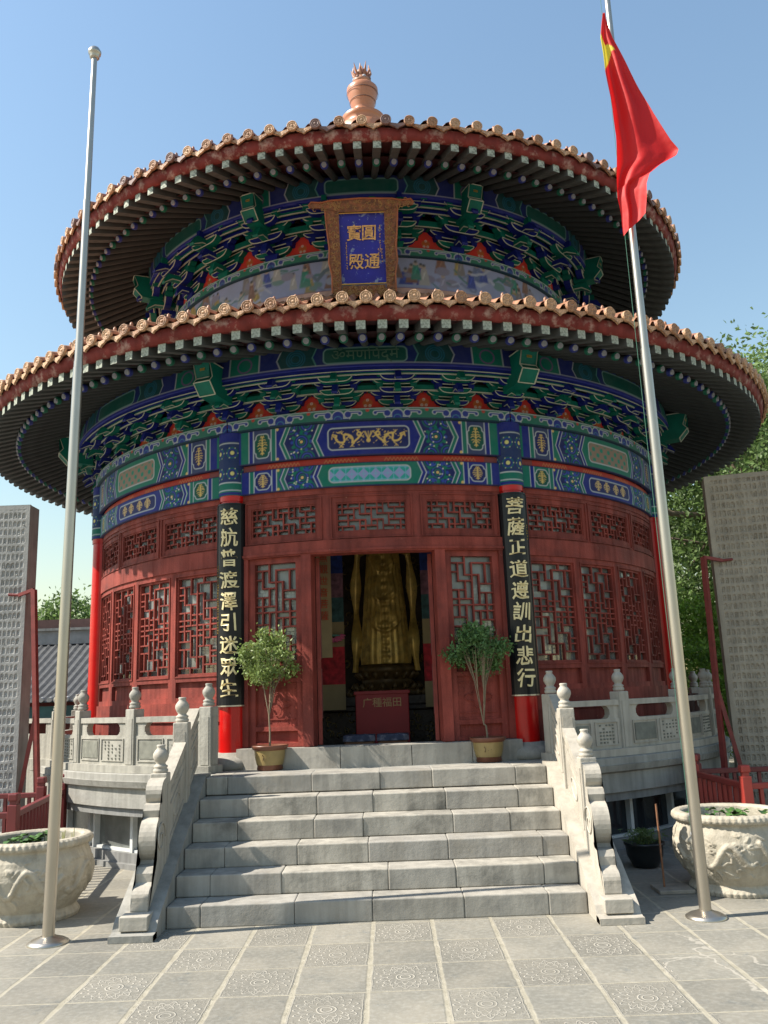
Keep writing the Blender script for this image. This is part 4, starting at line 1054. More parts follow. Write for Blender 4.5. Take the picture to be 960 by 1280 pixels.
b.lathe([(0,-.02),(.016,-.01),(.012,.02),(0,.03)],8,GS,M=Matrix.Translation((0,-.13,2.68)))
for sg in (-1,1): b.tube([(sg*.12,0,2.62),(sg*.135,0,2.70),(sg*.12,0,2.76)], [.012,.02,.012], GS); b.tube([(sg*.02,-.118,2.715),(sg*.075,-.10,2.72)], .008, GS)
b.tube([(-.035,-.12,2.635),(.035,-.12,2.635)], .008, mat('statue_lip_red',(.2,.03,.02)))
b.build('head', sc_, loc=(0,0,.26))
b = MB()
for sg in (-1,1):
    b.tube([(sg*.27,0,2.15),(sg*.36,-.05,1.85),(sg*.30,-.22,1.68),(sg*.10,-.32,1.72)], [.07,.065,.05,.03], GS, n=10)
    for k in range(5): b.tube([(sg*.10,-.32,1.70+.012*k),(sg*.04,-.335,1.74+.012*k),(sg*.01,-.33,1.79+.01*k)], [.010,.009,.006], GS, n=6)
b.build('arms', sc_, loc=(0,0,.26))
b = MB()
for sg in (-1,1):
    vs=[];fs=[]; K=40
    for k in range(K+1):
        t=k/K; z=2.15-2.05*t; x=sg*(.25+.05*sin(t*5)+.22*t); wd=.055+.02*sin(t*18); 
        vs += [(x-wd,-.18-.05*sin(t*9),z),(x+wd,-.15-.05*sin(t*9),z),(x+wd,-.12-.05*sin(t*9),z),(x-wd,-.15-.05*sin(t*9),z)]
    for k in range(K):
        for q in range(4): fs.append((4*k+q,4*k+(q+1)%4,4*k+4+(q+1)%4,4*k+4+q))
    b.add(vs,fs,GS,True)
b.build('scarf_ribbons', sc_, loc=(0,0,.22))
GSD = mat('statue_base_dark_gilt', (.13,.075,.025), .45, .3, var=.5, vscale=12)
b = MB(); b.lathe([(.50,0),(.52,.05),(.42,.10),(.36,.16),(.34,.24),(.40,.30),(.42,.36),(.36,.42),(0,.43)],36,GSD)
for k in range(18):
    a=2*pi*k/18
    for (rz_,zz,tl) in ((.48,.0,.5),(.40,.08,.3),(.36,.24,.3)): b.tube([(rz_*cos(a+zz*5),rz_*sin(a+zz*5)*.9,zz),( (rz_+.06)*cos(a+zz*5),(rz_+.06)*sin(a+zz*5)*.9,zz+.05),((rz_+.04)*cos(a+zz*5),(rz_+.04)*sin(a+zz*5)*.9,zz+.10)],[.04,.045,.01],GSD,n=6)
b.build('lotus_base', sc_)
b = MB(); r = random.Random(12)
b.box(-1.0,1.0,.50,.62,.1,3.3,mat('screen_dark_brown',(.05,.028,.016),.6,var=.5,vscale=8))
for k in range(130):
    x,z = r.uniform(.35,.95)*r.choice((-1,1)), r.uniform(.5,3.2); a0=r.uniform(0,6)
    b.tube([(x+.06*cos(a0+t)*(1-t/7), .49, z+.06*sin(a0+t)*(1-t/7)) for t in np.linspace(0,4,7)], .012, mat('dull_gilt',(.2,.13,.05)), n=4)
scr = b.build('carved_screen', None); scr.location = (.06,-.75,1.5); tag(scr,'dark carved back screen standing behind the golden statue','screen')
dbx = empty('donation_box', 'red donation box with four gold characters in the doorway', 'donation box', (0,-2.5,1.0))
b = MB(); DR = mat('deep_red_cloth', (.26,.012,.014), .6, var=.1); b.box(-.31,.31,0,.34,.04,.64,DR,bev=.01); b.box(-.325,.325,-.015,.355,.62,.66,DR,bev=.005); b.build('box_body', dbx)
me = fontmesh('广種福田', .115, .003, mat('dull_gold_text',(.42,.26,.10),.5), 'lettering'); link('lettering', me, dbx, loc=(0,-.004,.52), rot=(R_(90),0,0))
for k,(x,lab) in enumerate(((-.24,'left of two kneeling cushions behind the door sill'),(.12,'right of two kneeling cushions behind the door sill'))):
    c = empty('kneeling_cushion', lab, 'cushion', (x-.01,-3.15,1.0), 0, 'kneeling cushions in the doorway')
    b = MB(); b.box(-.16,.16,-.14,.14,0,.14,mat('cushion_brown',(.13,.06,.03),.8),bev=.02); b.build('cushion_base', c)
    b = MB(); bm = bmesh.new(); bmesh.ops.create_cube(bm,size=1); bmesh.ops.subdivide_edges(bm,edges=list(bm.edges),cuts=5,use_grid_fill=True)
    for v in bm.verts: q=v.co; v.co = Vector((q.x*.34, q.y*.30, .165+q.z*.07*(1-1.6*(q.x**4+q.y**4))+.006*sin(q.x*30)*sin(q.y*25)))
    b.bm(bm, mat('cushion_cloth_blue',(.04,.05,.09),.85,var=.3,vscale=20,col2=(.14,.14,.18),thr=(.5,.6),scale2=12), smooth=True); b.build('cushion_top', c)
BAN = mat('banner_tan_cloth', (.30,.22,.11), .8, var=.1)
last_banner = []
def banner(x, y, z0, z1, w, bands, label, txt=None, rz=0):
    o = empty('hanging_banner', label, 'banner', (x,y,0), rz, 'banners hanging inside the hall'); b = MB()
    n=14
    zz = [z1+(z0-z1)*k/n for k in range(n+1)]
    for k in range(n):
        f=(k+.5)/n; m=BAN
        for (a,c,mm) in bands:
            if a<=f<c: m=mm
        y0=.012*sin(k*.9); y1=.012*sin((k+1)*.9)
        b.add([(-w/2,y0,zz[k]),(w/2,y0,zz[k]),(w/2,y1,zz[k+1]),(-w/2,y1,zz[k+1]),(-w/2,y0+.008,zz[k]),(w/2,y0+.008,zz[k]),(w/2,y1+.008,zz[k+1]),(-w/2,y1+.008,zz[k+1])],[(3,2,1,0),(4,5,6,7),(0,4,7,3),(1,2,6,5)],m)
    b.tube([(-w/2-.02,0,z1),(w/2+.02,0,z1)],.012,DKW); b.build('banner_cloth', o)
    last_banner.append(o)
    if txt: 
        for i,ch in enumerate(txt): link('banner_character', fontmesh(ch,.11,.002,mat('banner_red_ink',(.45,.05,.02),.7),'banner_character'), o, loc=(0,-.018,z1-.12-.135*i), rot=(R_(90),0,0))
BR, BBl, BP, BT = mat('banner_red',(.40,.016,.024),.8,var=.5,vscale=14), mat('banner_blue',(.012,.03,.17),.8,var=.5,vscale=14), mat('banner_pink',(.20,.09,.12),.8,var=.5,vscale=14), mat('banner_teal',(.035,.09,.095),.8,var=.5,vscale=14)
banner(-.63,-2.75,2.05,3.45,.17,[],'tan banner with red vertical characters left inside the doorway','南無觀世音菩薩')
banner(-.60,-1.9,1.45,3.6,.30,[(0,.22,BBl),(.22,.38,BP),(.38,.5,BT),(.62,.84,BR)],'banded banner of blue, pink, teal and red cloth left of the statue')
banner(.66,-1.9,1.45,3.6,.26,[(0,.22,BBl),(.22,.38,BP),(.38,.5,BT),(.62,.84,BR)],'banded banner of blue, pink, teal and red cloth right of the statue')
fl = last_banner[1]; b = MB()
for k in range(9):
    a = pi+pi*k/8*1.0; b.tube([(.03*cos(a),0,.03*sin(a)),(.11*cos(a),-.01,.07*sin(a)),(.15*cos(a),0,.085*sin(a))],[.012,.024,.004],mat('lotus_pink',(.55,.10,.20),.7),n=6)
b.lathe([(0,-.02),(.09,-.01),(.09,.02),(0,.03)],16,mat('lotus_centre',(.1,.25,.2)),M=Matrix.Scale(.5,4,(0,0,1)))
em = b.build('lotus_emblem', fl); em.location = (.02,-.06,2.35)

# ================================================================== POTTED TREES, URNS, POLES, STELES
def leaves_mesh(name, pts, size, m, seed=1, tone=(.7,1.25), droop=0., longer=1.7):
    r = np.random.RandomState(seed); n = len(pts); pts = np.array(pts)
    d = r.normal(size=(n,3)); d /= np.linalg.norm(d,axis=1)[:,None]; d[:,2] -= droop; d /= np.linalg.norm(d,axis=1)[:,None]
    s = np.cross(d, r.normal(size=(n,3))); s /= np.linalg.norm(s,axis=1)[:,None]
    sz = size*r.uniform(.6,1.3,size=(n,1)); nn = np.cross(d,s)
    a = pts-d*sz*.5*longer; c = pts+d*sz*.5*longer; b_ = pts+s*sz*.42+nn*sz*.12; e = pts-s*sz*.42+nn*sz*.12
    co = np.stack([a,b_,c,e],1).reshape(-1,3); F = np.arange(4*n).reshape(-1,4)
    me = npmesh(name, co, F, m, None, None, smooth=False, ret='mesh')
    at = me.attributes.new('tone','FLOAT','FACE'); at.data.foreach_set('value', r.uniform(tone[0],tone[1],size=len(me.polygons)).astype(np.float32))
    return me
def potted(x, y, label, seed, cz, crx, crz, n, leaf, vbranch, lean, size=.026):
    root = empty('potted_tree', label, 'potted tree', (x,y,.934), 0, 'potted trees by the door')
    b = MB(); b.lathe([(.118,0),(.128,.01),(.122,.05),(.128,.055)],32,POTB); b.build('pot_foot', root)
    b = MB(); b.lathe([(.128,.05),(.145,.12),(.152,.19)],32,POTY,cap=False)
    p = b.build('pot', root)
    b = MB(); b.lathe([(.152,.188),(.165,.195),(.182,.222),(.182,.235),(.165,.235),(.155,.205),(0,.205)],32,POTB,cap=False); b.build('pot_rim', root)
    b = MB(); b.lathe([(.155,.207),(.1,.215),(0,.22)],20,SOIL,cap=False); b.build('soil', root)
    b = MB()
    for k in range(3): b.tube([(-.05+.03*k,-.137-.003*k,.10+.01*k),(-.04+.03*k,-.139,.13),(-.055+.03*k,-.1395,.15)],.004,mat('pot_brush_mark',(.12,.07,.03)),n=4)
    b.build('pot_motif', root)
    r = random.Random(seed); b = MB(); tips = []
    fork = .52 if not vbranch else .36
    b.tube([(0,0,.2),(lean*.3+.006,0,.34),(lean*.6,.0,fork)], [.011,.009,.008], BARKL, n=7)
    for k in range(7):
        a = r.uniform(0,6.28); e = (lean+crx*.75*cos(a)*r.uniform(.4,1), crx*.75*sin(a)*r.uniform(.4,1), cz+r.uniform(-.12,.12))
        mid = (lean*.6+(e[0]-lean*.6)*.35, e[1]*.35, fork+(e[2]-fork)*.5)
        b.tube([(lean*.6,0,fork-.01),mid,e],[.0055,.004,.002],BARKL,n=5); tips.append(e)
        for q in range(4):
            f = (e[0]+r.uniform(-.1,.1), e[1]+r.uniform(-.1,.1), e[2]+r.uniform(.0,.12)); b.tube([mid,e and ((mid[0]+f[0])/2,(mid[1]+f[1])/2,(mid[2]+f[2])/2+.01),f],[.0035,.003,.0015],BARKL,n=4)
    b.build('trunk', root)
    rn = np.random.RandomState(seed); pts = []
    cl = []
    for k in range(34):
        u = rn.normal(size=3); u /= np.linalg.norm(u); rad = rn.uniform(.45,1.)
        cl.append((lean+u[0]*crx*rad, u[1]*crx*rad, cz+u[2]*crz*rad))
    while len(pts) < n:
        c = cl[rn.randint(len(cl))]; pts.append((c[0]+rn.normal()*.042, c[1]+rn.normal()*.042, c[2]+rn.normal()*.036))
    link('foliage', leaves_mesh('foliage', pts, size, leaf, seed), root)
potted(-1.10,-4.0,'potted tree with loose pale green leaves, left of the doorway',21,1.07,.285,.29,3000,LEAFP,False,-.01)
potted(1.04,-3.98,'potted tree with dense dark green crown on forked stems, right of the doorway',35,1.10,.30,.235,4300,LEAFPD,True,-.05,.024)
def urn(x, y, rz, label, seed, plants):
    root = empty('stone_urn', label, 'stone urn', (x,y,0), rz, 'carved stone urns on the forecourt')
    prof = [(.26,0),(.345,.0),(.355,.03),(.345,.055),(.335,.065),(.33,.08),(.345,.10),(.385,.16),(.425,.24),(.445,.33),(.445,.40),(.432,.46),(.41,.505),(.405,.52),(.412,.53),(.435,.54),(.445,.56),(.44,.585),(.42,.60),(.375,.60),(.355,.585),(.35,.50),(.33,.46)]
    # resample densely
    P = np.array(prof); seg = np.r_[0,np.cumsum(np.hypot(*np.diff(P,axis=0).T))]; s = np.linspace(0,seg[-1],150); pr = np.interp(s,seg,P[:,0]); pz = np.interp(s,seg,P[:,1])
    na = 320; A = np.arange(na)*2*pi/na; r_ = np.random.RandomState(seed)
    RR = np.repeat(pr[:,None],na,1); ZZ = np.repeat(pz[:,None],na,1); AA = np.repeat(A[None],150,0)
    mask = np.clip((ZZ-.11)/.04,0,1)*np.clip((.49-ZZ)/.04,0,1)*(s[:,None]<seg[17])
    D = np.full(RR.shape, 0.)
    def worm(pts, w, h):
        nonlocal D
        for (a0,z0),(a1,z1) in zip(pts[:-1],pts[1:]):
            L = .42; ax = ((AA-a0+pi)%(2*pi)-pi)*L; az = ZZ-z0; vx = ((a1-a0+pi)%(2*pi)-pi)*L; vz = z1-z0
            t = np.clip((ax*vx+az*vz)/(vx*vx+vz*vz+1e-9),0,1); dd = np.hypot(ax-t*vx, az-t*vz)
            D = np.maximum(D, h*np.sqrt(np.clip(1-(dd/w)**2,0,1)))
    for k in range(5):      # dragons coiling
        a0 = k*2*pi/5+.4; pts = []
        for q in range(16):
            t = q/15.; pts.append((a0+t*1.1, .31+.11*sin(t*10+k)*(1-.4*t)))
        worm(pts, .022, .022)
        for q in (3,6,9,12): 
            p = pts[q]; worm([p,(p[0]+.12,p[1]-.06),(p[0]+.10,p[1]-.10)], .010, .014)
    for k in range(60):     # clouds
        a = r_.uniform(0,2*pi); z = r_.uniform(.13,.47); pts = [(a+.05*cos(t)*(1-t/9), z+.020*sin(t)*(1-t/9)) for t in np.linspace(0,5,8)]; worm(pts,.008,.010)
    for k in range(70):
        a = r_.uniform(0,2*pi); z = r_.uniform(.13,.47); worm([(a,z),(a+r_.uniform(-.15,.15),z+r_.uniform(-.04,.04))], r_.uniform(.006,.014), .009)
    # scalloped foot
    foot = np.clip((.06-ZZ)/.03,0,1)*(s[:,None]<.2)*(.008*np.abs(np.sin(AA*24)))
    lip = np.clip((ZZ-.52)/.02,0,1)*.004*np.sin(AA*60)*(RR>.40)
    RR = RR + D*mask + foot + lip
    co = np.stack([RR*np.cos(AA),RR*np.sin(AA),ZZ],-1).reshape(-1,3); j=np.arange(na); F=[]
    for i in range(149): F.append(np.stack([i*na+j,i*na+(j+1)%na,(i+1)*na+(j+1)%na,(i+1)*na+j],-1))
    npmesh('urn_body', co, np.vstack(F), URN, None, root)
    b = MB(); b.lathe([(.35,.47),(0,.475)],32,mat('green_pond_water',(.02,.03,.015),.1),cap=False); b.build('water', root)
    rr = random.Random(seed); b = MB(); LP = mat('lily_pad_green',(.06,.13,.03),.4,var=.35,vscale=12)
    for k in range(plants):
        a = rr.uniform(0,6.28); q = rr.uniform(0,.30); h = rr.uniform(.49,.52) if rr.random()<.7 else rr.uniform(.54,.60); sz = rr.uniform(.035,.07)
        cx_,cy_ = q*cos(a), q*sin(a); tlt = rr.uniform(-.5,.5); ph = rr.uniform(0,6)
        vs = [(cx_,cy_,h)]+[(cx_+sz*cos(ph+t),cy_+sz*sin(ph+t),h+.012*sin(3*t)+tlt*sz*cos(ph+t)*.5) for t in np.linspace(.2,6.08,12)]
        vs += [(v[0],v[1],v[2]-.003) for v in vs]
        b.add(vs,[(0,i,i+1) for i in range(1,12)]+[(13,14+i,13+i) for i in range(1,11)],LP)
        if h>.53: b.tube([(cx_,cy_,.47),(cx_,cy_,h)],.003,LP,n=4)
    if plants > 50:
        for k in range(10): a=rr.uniform(-.8,.8); x_=.2+rr.uniform(-.08,.1); b.tube([(x_,a*.3,.47),(x_+rr.uniform(-.01,.01),a*.3,rr.uniform(.60,.66))],[.005,.003],mat('dry_stalk',(.30,.30,.12)),n=4)
    b.build('lily_pads', root)
urn(-2.80,-5.42,.3,'round cream stone urn with dragon carving and green water plants, left of the steps',5,70)
urn(2.80,-5.38,1.9,'round cream stone urn carved with dragons, right of the steps beside the flagpole',6,34)
def pole(name, x, y, lean, label, segs, base_r=.14, ball=True):
    root = empty(name, label, 'flagpole', (x,y,0), 0, 'steel flagpoles on the forecourt')
    b = MB(); b.lathe([(base_r,0),(base_r,.012),(base_r*.8,.028),(.06,.045),(.052,.05)],32,METAL); b.build('base_flange', root)
    b = MB()
    for (z0,z1,r0,r1) in segs:
        b.tube([(lean*z0,0,z0),(lean*z1,0,z1)],[r0,r1],METAL,n=28); b.tube([(lean*(z0+.0),0,z0),(lean*(z0+.05),0,z0+.05)],r0+.003,METAL,n=28) if z0>.1 else None
    b.build('pole', root)
    zt = segs[-1][1]
    b = MB(); b.lathe([(0,0),(.030,.0),(.042,.012),(.036,.03),(.052,.045),(.056,.07),(.04,.10),(0,.112)],20,METAL,M=Matrix.Translation((lean*zt,0,zt))); b.build('pole_cap', root)
    return root
pole('flagpole', -2.345, -6.25, .0112,'bare steel flagpole left of the steps', [(.03,4.25,.042,.038),(4.25,5.68,.032,.030),(5.68,7.10,.027,.023)])
pole('flagpole', 2.254, -6.21, -.0012,'steel flagpole flying a red flag right of the steps', [(.03,4.2,.042,.038),(4.2,5.6,.033,.030),(5.6,8.9,.027,.023)])
b = MB(); b.tube([(2.215,-6.20,.55),(2.20,-6.19,2.5),(2.19,-6.19,5.0),(2.19,-6.2,8.8)],.0022,mat('green_cord',(.05,.16,.11),.7),n=5); b.tube([(2.215,-6.20,.55),(2.225,-6.2,.62),(2.215,-6.2,.70)],.006,WHT,n=5)
tag(b.build('halyard_cord', None),'thin green halyard cord running up the right flagpole','cord')
# flag
def flag():
    Lz = [7.30,7.04,6.69,6.38,6.07,5.77,5.52,5.38,5.19]
    Lx = [2.15,2.109,2.112,2.131,2.143,2.129,2.112,2.132,2.14]
    Rx_z = [(7.30,2.17),(7.24,2.175),(7.054,2.22),(6.837,2.293),(6.574,2.383),(6.285,2.485),(6.015,2.59),(5.923,2.643),(5.864,2.617),(5.781,2.48),(5.683,2.37),(5.583,2.33),(5.423,2.31),(5.279,2.29),(5.1,2.28)]
    nu, nv = 60, 130; co=[]; cols=[]
    rz = np.array([a for a,_ in Rx_z][::-1]); rx = np.array([b_ for _,b_ in Rx_z][::-1])
    for j in range(nv):
        v=j/(nv-1); zl = 7.30-2.11*v; zr = 7.30-1.98*v
        for i in range(nu):
            u=i/(nu-1); z = zl+(zr-zl)*u
            xl = np.interp(z, Lz[::-1], Lx[::-1]); xr = np.interp(z, rz, rx)
            x = xl+(xr-xl)*u
            wd = xr-xl
            # folds run parallel to the free edge from the top hoist
            s_ = u*5.2+v*1.2
            y = -.125-.05*math.sin(s_*2.1+.6)*min(1,wd/.25)*(.4+.6*v) - .035*math.sin(u*14+v*5)*min(1,wd/.3)*v
            # ridge of folded-over fly end
            rid = u-(.95-.75*max(0,min(1,(v-.38)/.40))) if v>.3 else -1
            y -= .05*max(0,rid)*1.5*min(1,(v-.3)*6) if rid>0 else 0
            y += .006*math.sin(z*11+u*6)*(.3+v)
            if v>.8: y -= .03*math.sin(u*9)
            co.append((x+.003*math.sin(z*13),-6.21+y,z))
            du = (u-.0); star = False
            if .10<v<.28:
                half = 1-abs(v-.19)/.09
                wid = .55*half*(1 if abs(v-.17)>.018 else 1.5)
                star = u < wid*.9
            cols.append((.75,.62,.05) if star else (.62,.012,.012))
    co=np.array(co); i=np.arange(nu-1); F=[]
    for j in range(nv-1): F.append(np.stack([j*nu+i,j*nu+i+1,(j+1)*nu+i+1,(j+1)*nu+i],-1))
    m = bpy.data.materials.new('flag_cloth'); m.use_nodes=True; nt=m.node_tree; N=nt.nodes; L=nt.links; bs=N['Principled BSDF']; a=N.new('ShaderNodeAttribute'); a.attribute_name='paint'
    L.new(a.outputs['Color'],bs.inputs['Base Color']); bs.inputs['Roughness'].default_value=.6; t=N.new('ShaderNodeBsdfTranslucent'); L.new(a.outputs['Color'],t.inputs[0]); mx=N.new('ShaderNodeMixShader'); mx.inputs[0].default_value=.4
    wv=N.new('ShaderNodeTexNoise'); wv.inputs['Scale'].default_value=7; bp=N.new('ShaderNodeBump'); bp.inputs['Distance'].default_value=.008; tc=N.new('ShaderNodeTexCoord'); L.new(tc.outputs['Object'],wv.inputs['Vector']); L.new(wv.outputs['Fac'],bp.inputs['Height']); L.new(bp.outputs[0],bs.inputs['Normal'])
    L.new(bs.outputs[0],mx.inputs[1]); L.new(t.outputs[0],mx.inputs[2]); L.new(mx.outputs[0],N['Material Output'].inputs['Surface'])
    o = npmesh('red_flag', co, np.vstack(F), m, np.array(cols), None)
    tag(o,'limp red flag with a yellow star hanging folded on the right flagpole','flag')
    return o
flag()
# steles
def stele(x0, x1, y, zt, th, m, label, niche_at=None, rz=0):
    root = empty('stone_stele', label, 'stele', (x0+(x1-x0)/2*cos(R_(rz)), y+(x1-x0)/2*sin(R_(rz)), 0), R_(rz), 'tall carved steles behind the fences')
    w = x1-x0; mz = .055; mx = .05
    b = MB(); b.box(-w/2,w/2,.02,th,0,zt,m,bev=.01); b.box(-w/2-.12,w/2+.12,-.12,th+.12,0,.30,m,bev=.02); b.build('slab', root)
    res = .0105; nx=int((w-.0)/res); nz=int((zt-.3)/res); X,Z=np.meshgrid(np.linspace(-w/2,w/2,nx),np.linspace(.3,zt,nz))
    cw, ch = .052, .098
    u=((X+w/2-mx)/cw)%1-.5; v=((Z-.35)/ch)%1
    inside = (X>-w/2+mx)&(X<w/2-mx)&(Z>.35)&(Z<zt-mz)
    ci = np.floor((X+w/2-mx)/cw).astype(int); ri = np.floor((Z-.35)/ch).astype(int); jr = np.random.RandomState(5).uniform(size=(400,400))[ri%400, ci%400]; u = u+(jr-.5)*.10; v = np.clip(v+(((jr*7)%1)-.5)*.06,0,.999)
    arch = np.maximum(np.abs(u)-.30-.08*((jr*3)%1), np.where(v>.5, np.hypot(u, (v-.5)*1.0)-.36, .12-v)) ; arch = np.maximum(arch, v-.82)
    D = -np.clip(-arch*14,0,1)*(.009+.008*jr)
    fig = np.maximum(np.hypot(u,(v-.58)*1.6)-.12, -9); D += (.4+.9*((jr*5)%1))*np.clip(-np.minimum(fig, np.hypot(u,(v-.3)*1.2)-.20)*12,0,1)*.012
    D = np.where(inside, D, 0.)
    if niche_at:
        nxp,nzp,nw,nh = niche_at; q = np.maximum(np.abs(X-nxp)-nw, np.abs(Z-nzp)-nh); q = np.where(Z>nzp+nh-nw, np.hypot(X-nxp, Z-(nzp+nh-nw))-nw, q)
        D = np.where(q<.05, 0, D); D = np.where(q<0, -.07, D)
    co=np.stack([X,-D*1.0,Z],-1).reshape(-1,3); F=[]; i=np.arange(nx-1)
    for k in range(nz-1): F.append(np.stack([k*nx+i,k*nx+i+1,(k+1)*nx+i+1,(k+1)*nx+i],-1))
    npmesh('carved_face', co, np.vstack(F), m, None, root, smooth=False)
    b = MB(); b.box(-w/2,-w/2+.002,0,.03,.3,zt,m); b.box(w/2-.002,w/2,0,.03,.3,zt,m); b.box(-w/2,w/2,0,.03,zt-.002,zt,m); b.build('slab_edge', root)
stele(-5.35,-4.06,-2.85,3.955,.27,STELG,'grey stone stele carved with rows of tiny niches, left edge of the view')
stele(3.885,5.35,-2.85,3.99,.27,STELE,'tan stone stele carved with rows of tiny niches, right edge of the view',(.50,3.02,.20,.30),-15)
def brace(sg, label):
    root = empty('stele_brace', label, 'brace', (0,0,0), 0, 'maroon iron braces holding the steles'); b = MB()
    if sg<0: A=(-3.93,-2.95,2.93); B=(-3.72,-3.0,0); Cc=(-4.05,-3.05,0); D=(-4.12,-2.90,2.88); mid=(-3.83,-2.97,1.55)
    else: A=(3.74,-2.95,3.02); B=(3.68,-3.0,0); Cc=(3.98,-3.05,0); D=(3.97,-2.90,2.98); mid=(3.71,-2.97,1.60)
    def bar(p,q,w=.026): 
        p,q=Vector(p),Vector(q); d=q-p; M=Matrix.Translation(p)@d.to_track_quat('Z','Y').to_matrix().to_4x4(); b.box(-w,w,-w,w,0,d.length,BRAC,M=M)
    bar(A,B); b.build('strut', root); b=MB(); bar(mid,Cc,.022); b.build('prop', root); b=MB(); bar(A,D,.018); b.tube([D,(D[0]+(-.12 if sg<0 else .12),D[1],D[2]+.01)],.016,BRAC)
    b.build('clamp', root)
brace(-1,'maroon iron brace leaning on the left grey stele'); brace(1,'maroon iron brace beside the right tan stele')
# fences
def fence(pts, m, label, zt=.72):
    root = empty('railing_fence', label, 'fence', (pts[0][0],pts[0][1],0), 0, 'low red railings over the basement stairs')
    o = Vector((pts[0][0],pts[0][1],0))
    for p in pts:
        b = MB(); b.box(-.042,.042,-.042,.042,0,.80,m,bev=.006); b.box(-.028,.028,-.028,.028,.80,.83,m); b.box(-.042,.042,-.042,.042,.83,.895,m,bev=.012); b.build('post', root, loc=(p[0]-o.x,p[1]-o.y,0))
    for p,q in zip(pts[:-1],pts[1:]):
        a=Vector((p[0],p[1],0))-o; c=Vector((q[0],q[1],0))-o; d=c-a; L=d.length; M=Matrix.Translation(a)@Matrix.Rotation(math.atan2(d.y,d.x),4,'Z')
        b=MB(); b.box(.04,L-.04,-.028,.028,zt-.03,zt+.02,m,M=M,bev=.006); b.box(.04,L-.04,-.02,.02,.10,.14,m,M=M); b.build('rail', root)
        n=int(L/.125)
        b=MB(); b.box(-.016,.016,-.016,.016,.14,zt-.03,m); bal=b.mesh('baluster')
        for k in range(1,n): link('baluster', bal, root, loc=tuple(a+d*k/n), rot=(0,0,math.atan2(d.y,d.x)))
fence([(-4.5,-5.05),(-3.17,-4.98),(-3.50,-2.98)], FENCD, 'maroon railing fence behind the left stone urn')
fence([(-3.6,-3.30),(-4.6,-3.30)], FENCD, 'short maroon railing in front of the left grey stele')
fence([(3.95,-4.78),(3.17,-4.86),(3.17,-3.55)], FENC, 'bright red railing fence behind the right stone urn')
fence([(3.25,-3.40),(4.4,-3.40)], FENCD, 'short maroon railing in front of the right tan stele')
# small black pot with grass and the rusty rod on a plate
pt = empty('black_flowerpot', 'small black flowerpot of grass by the basement window', 'flowerpot', (2.36,-4.40,0)); b=MB(); b.lathe([(.10,0),(.115,.01),(.16,.10),(.17,.19),(.182,.195),(.182,.215),(.165,.215),(.16,.19),(0,.19)],28,POTK,cap=False); b.build('pot', pt)
rn=np.random.RandomState(4); pts=[(rn.normal()*.07,rn.normal()*.06,.20+rn.uniform(0,.12)) for _ in range(500)]; link('grass', leaves_mesh('grass', pts, .012, LEAF, 4, longer=5.), pt)
rd = empty('rusty_rod_stand', 'rusty iron rod standing on a flat plate beside the right urn', 'rod stand', (2.26,-5.36,0)); b=MB(); b.box(-.11,.17,-.14,.12,0,.03,mat('stone_plate',(.27,.24,.20),.9,var=.2,vscale=9),bev=.006); b.build('plate', rd); b=MB(); b.tube([(-.03,0,.03),(-.035,0,.66)],.008,RUST,n=8); b.build('rod', rd)

# ================================================================== SURROUNDINGS
def tile_hall():
    root = empty('tiled_hall', 'low grey tiled hall with red columns beyond the terrace on the left', 'hall', (0,0,0))
    x0,x1=-19,-4.6; yr,zr,ye,ze=8.0,3.10,5.0,1.72
    b=MB(); n=int((x1-x0)/.17); vs=[];fs=[]; K=6
    for k in range(K+1):
        t=k/K; y=ye+(yr-ye)*t; z=ze+(zr-ze)*t**1.15
        for i in range(n*6+1):
            x=x0+(x1-x0)*i/(n*6); ph=(i%6)/6.; vs.append((x,y,z+.05*max(0,sin(2*pi*ph))+ .0))
    c=n*6+1
    for k in range(K):
        for i in range(n*6): fs.append((k*c+i,k*c+i+1,(k+1)*c+i+1,(k+1)*c+i))
    b.add(vs,fs,ROOFG,True); b.add([(x0,yr,zr),(x1,yr,zr),(x1,11,1.7),(x0,11,1.7)],[(0,1,2,3)],ROOFG); b.build('roof',root)
    b=MB(); b.box(x0,x1,yr-.12,yr+.12,zr-.02,zr+.30,mat('ridge_grey',(.24,.24,.24),.85,var=.2)); b.box(x0,x1,yr-.18,yr+.18,zr+.30,zr+.36,CONC); b.box(x0,x1,yr+.4,yr+.6,zr,zr+.62,mat('ridge_maroon',(.09,.045,.04),.8,var=.25)); b.build('ridge',root)
    b=MB()
    for i in range(n): b.tube([(x0+(i+.25)*(x1-x0)/n,ye-.03,ze+.045),(x0+(i+.25)*(x1-x0)/n,ye+.05,ze+.06)],.05,mat('tile_end_grey',(.3,.3,.3),.85),n=8)
    b.build('tile_ends',root); bpy.context.view_layer.objects
    root_t=[o for o in root.children if o.name.startswith('tile_ends')]
    b=MB(); b.box(x0,x1,ye+.3,ye+.45,ze-.40,ze-.08,mat('hall_beam_teal',(.02,.07,.08),.7,var=.4,vscale=3)); b.build('beam',root)
    b=MB(); b.box(x0,x1,ye+1.6,ye+1.7,0,ze,REDD); b.build('wall',root)
    for k in range(6):
        b=MB(); b.lathe([(.15,0),(.14,1.5)],16,REDH); b.build('column',root,loc=(-5.75-2.3*k,ye+.38,0))
tile_hall()
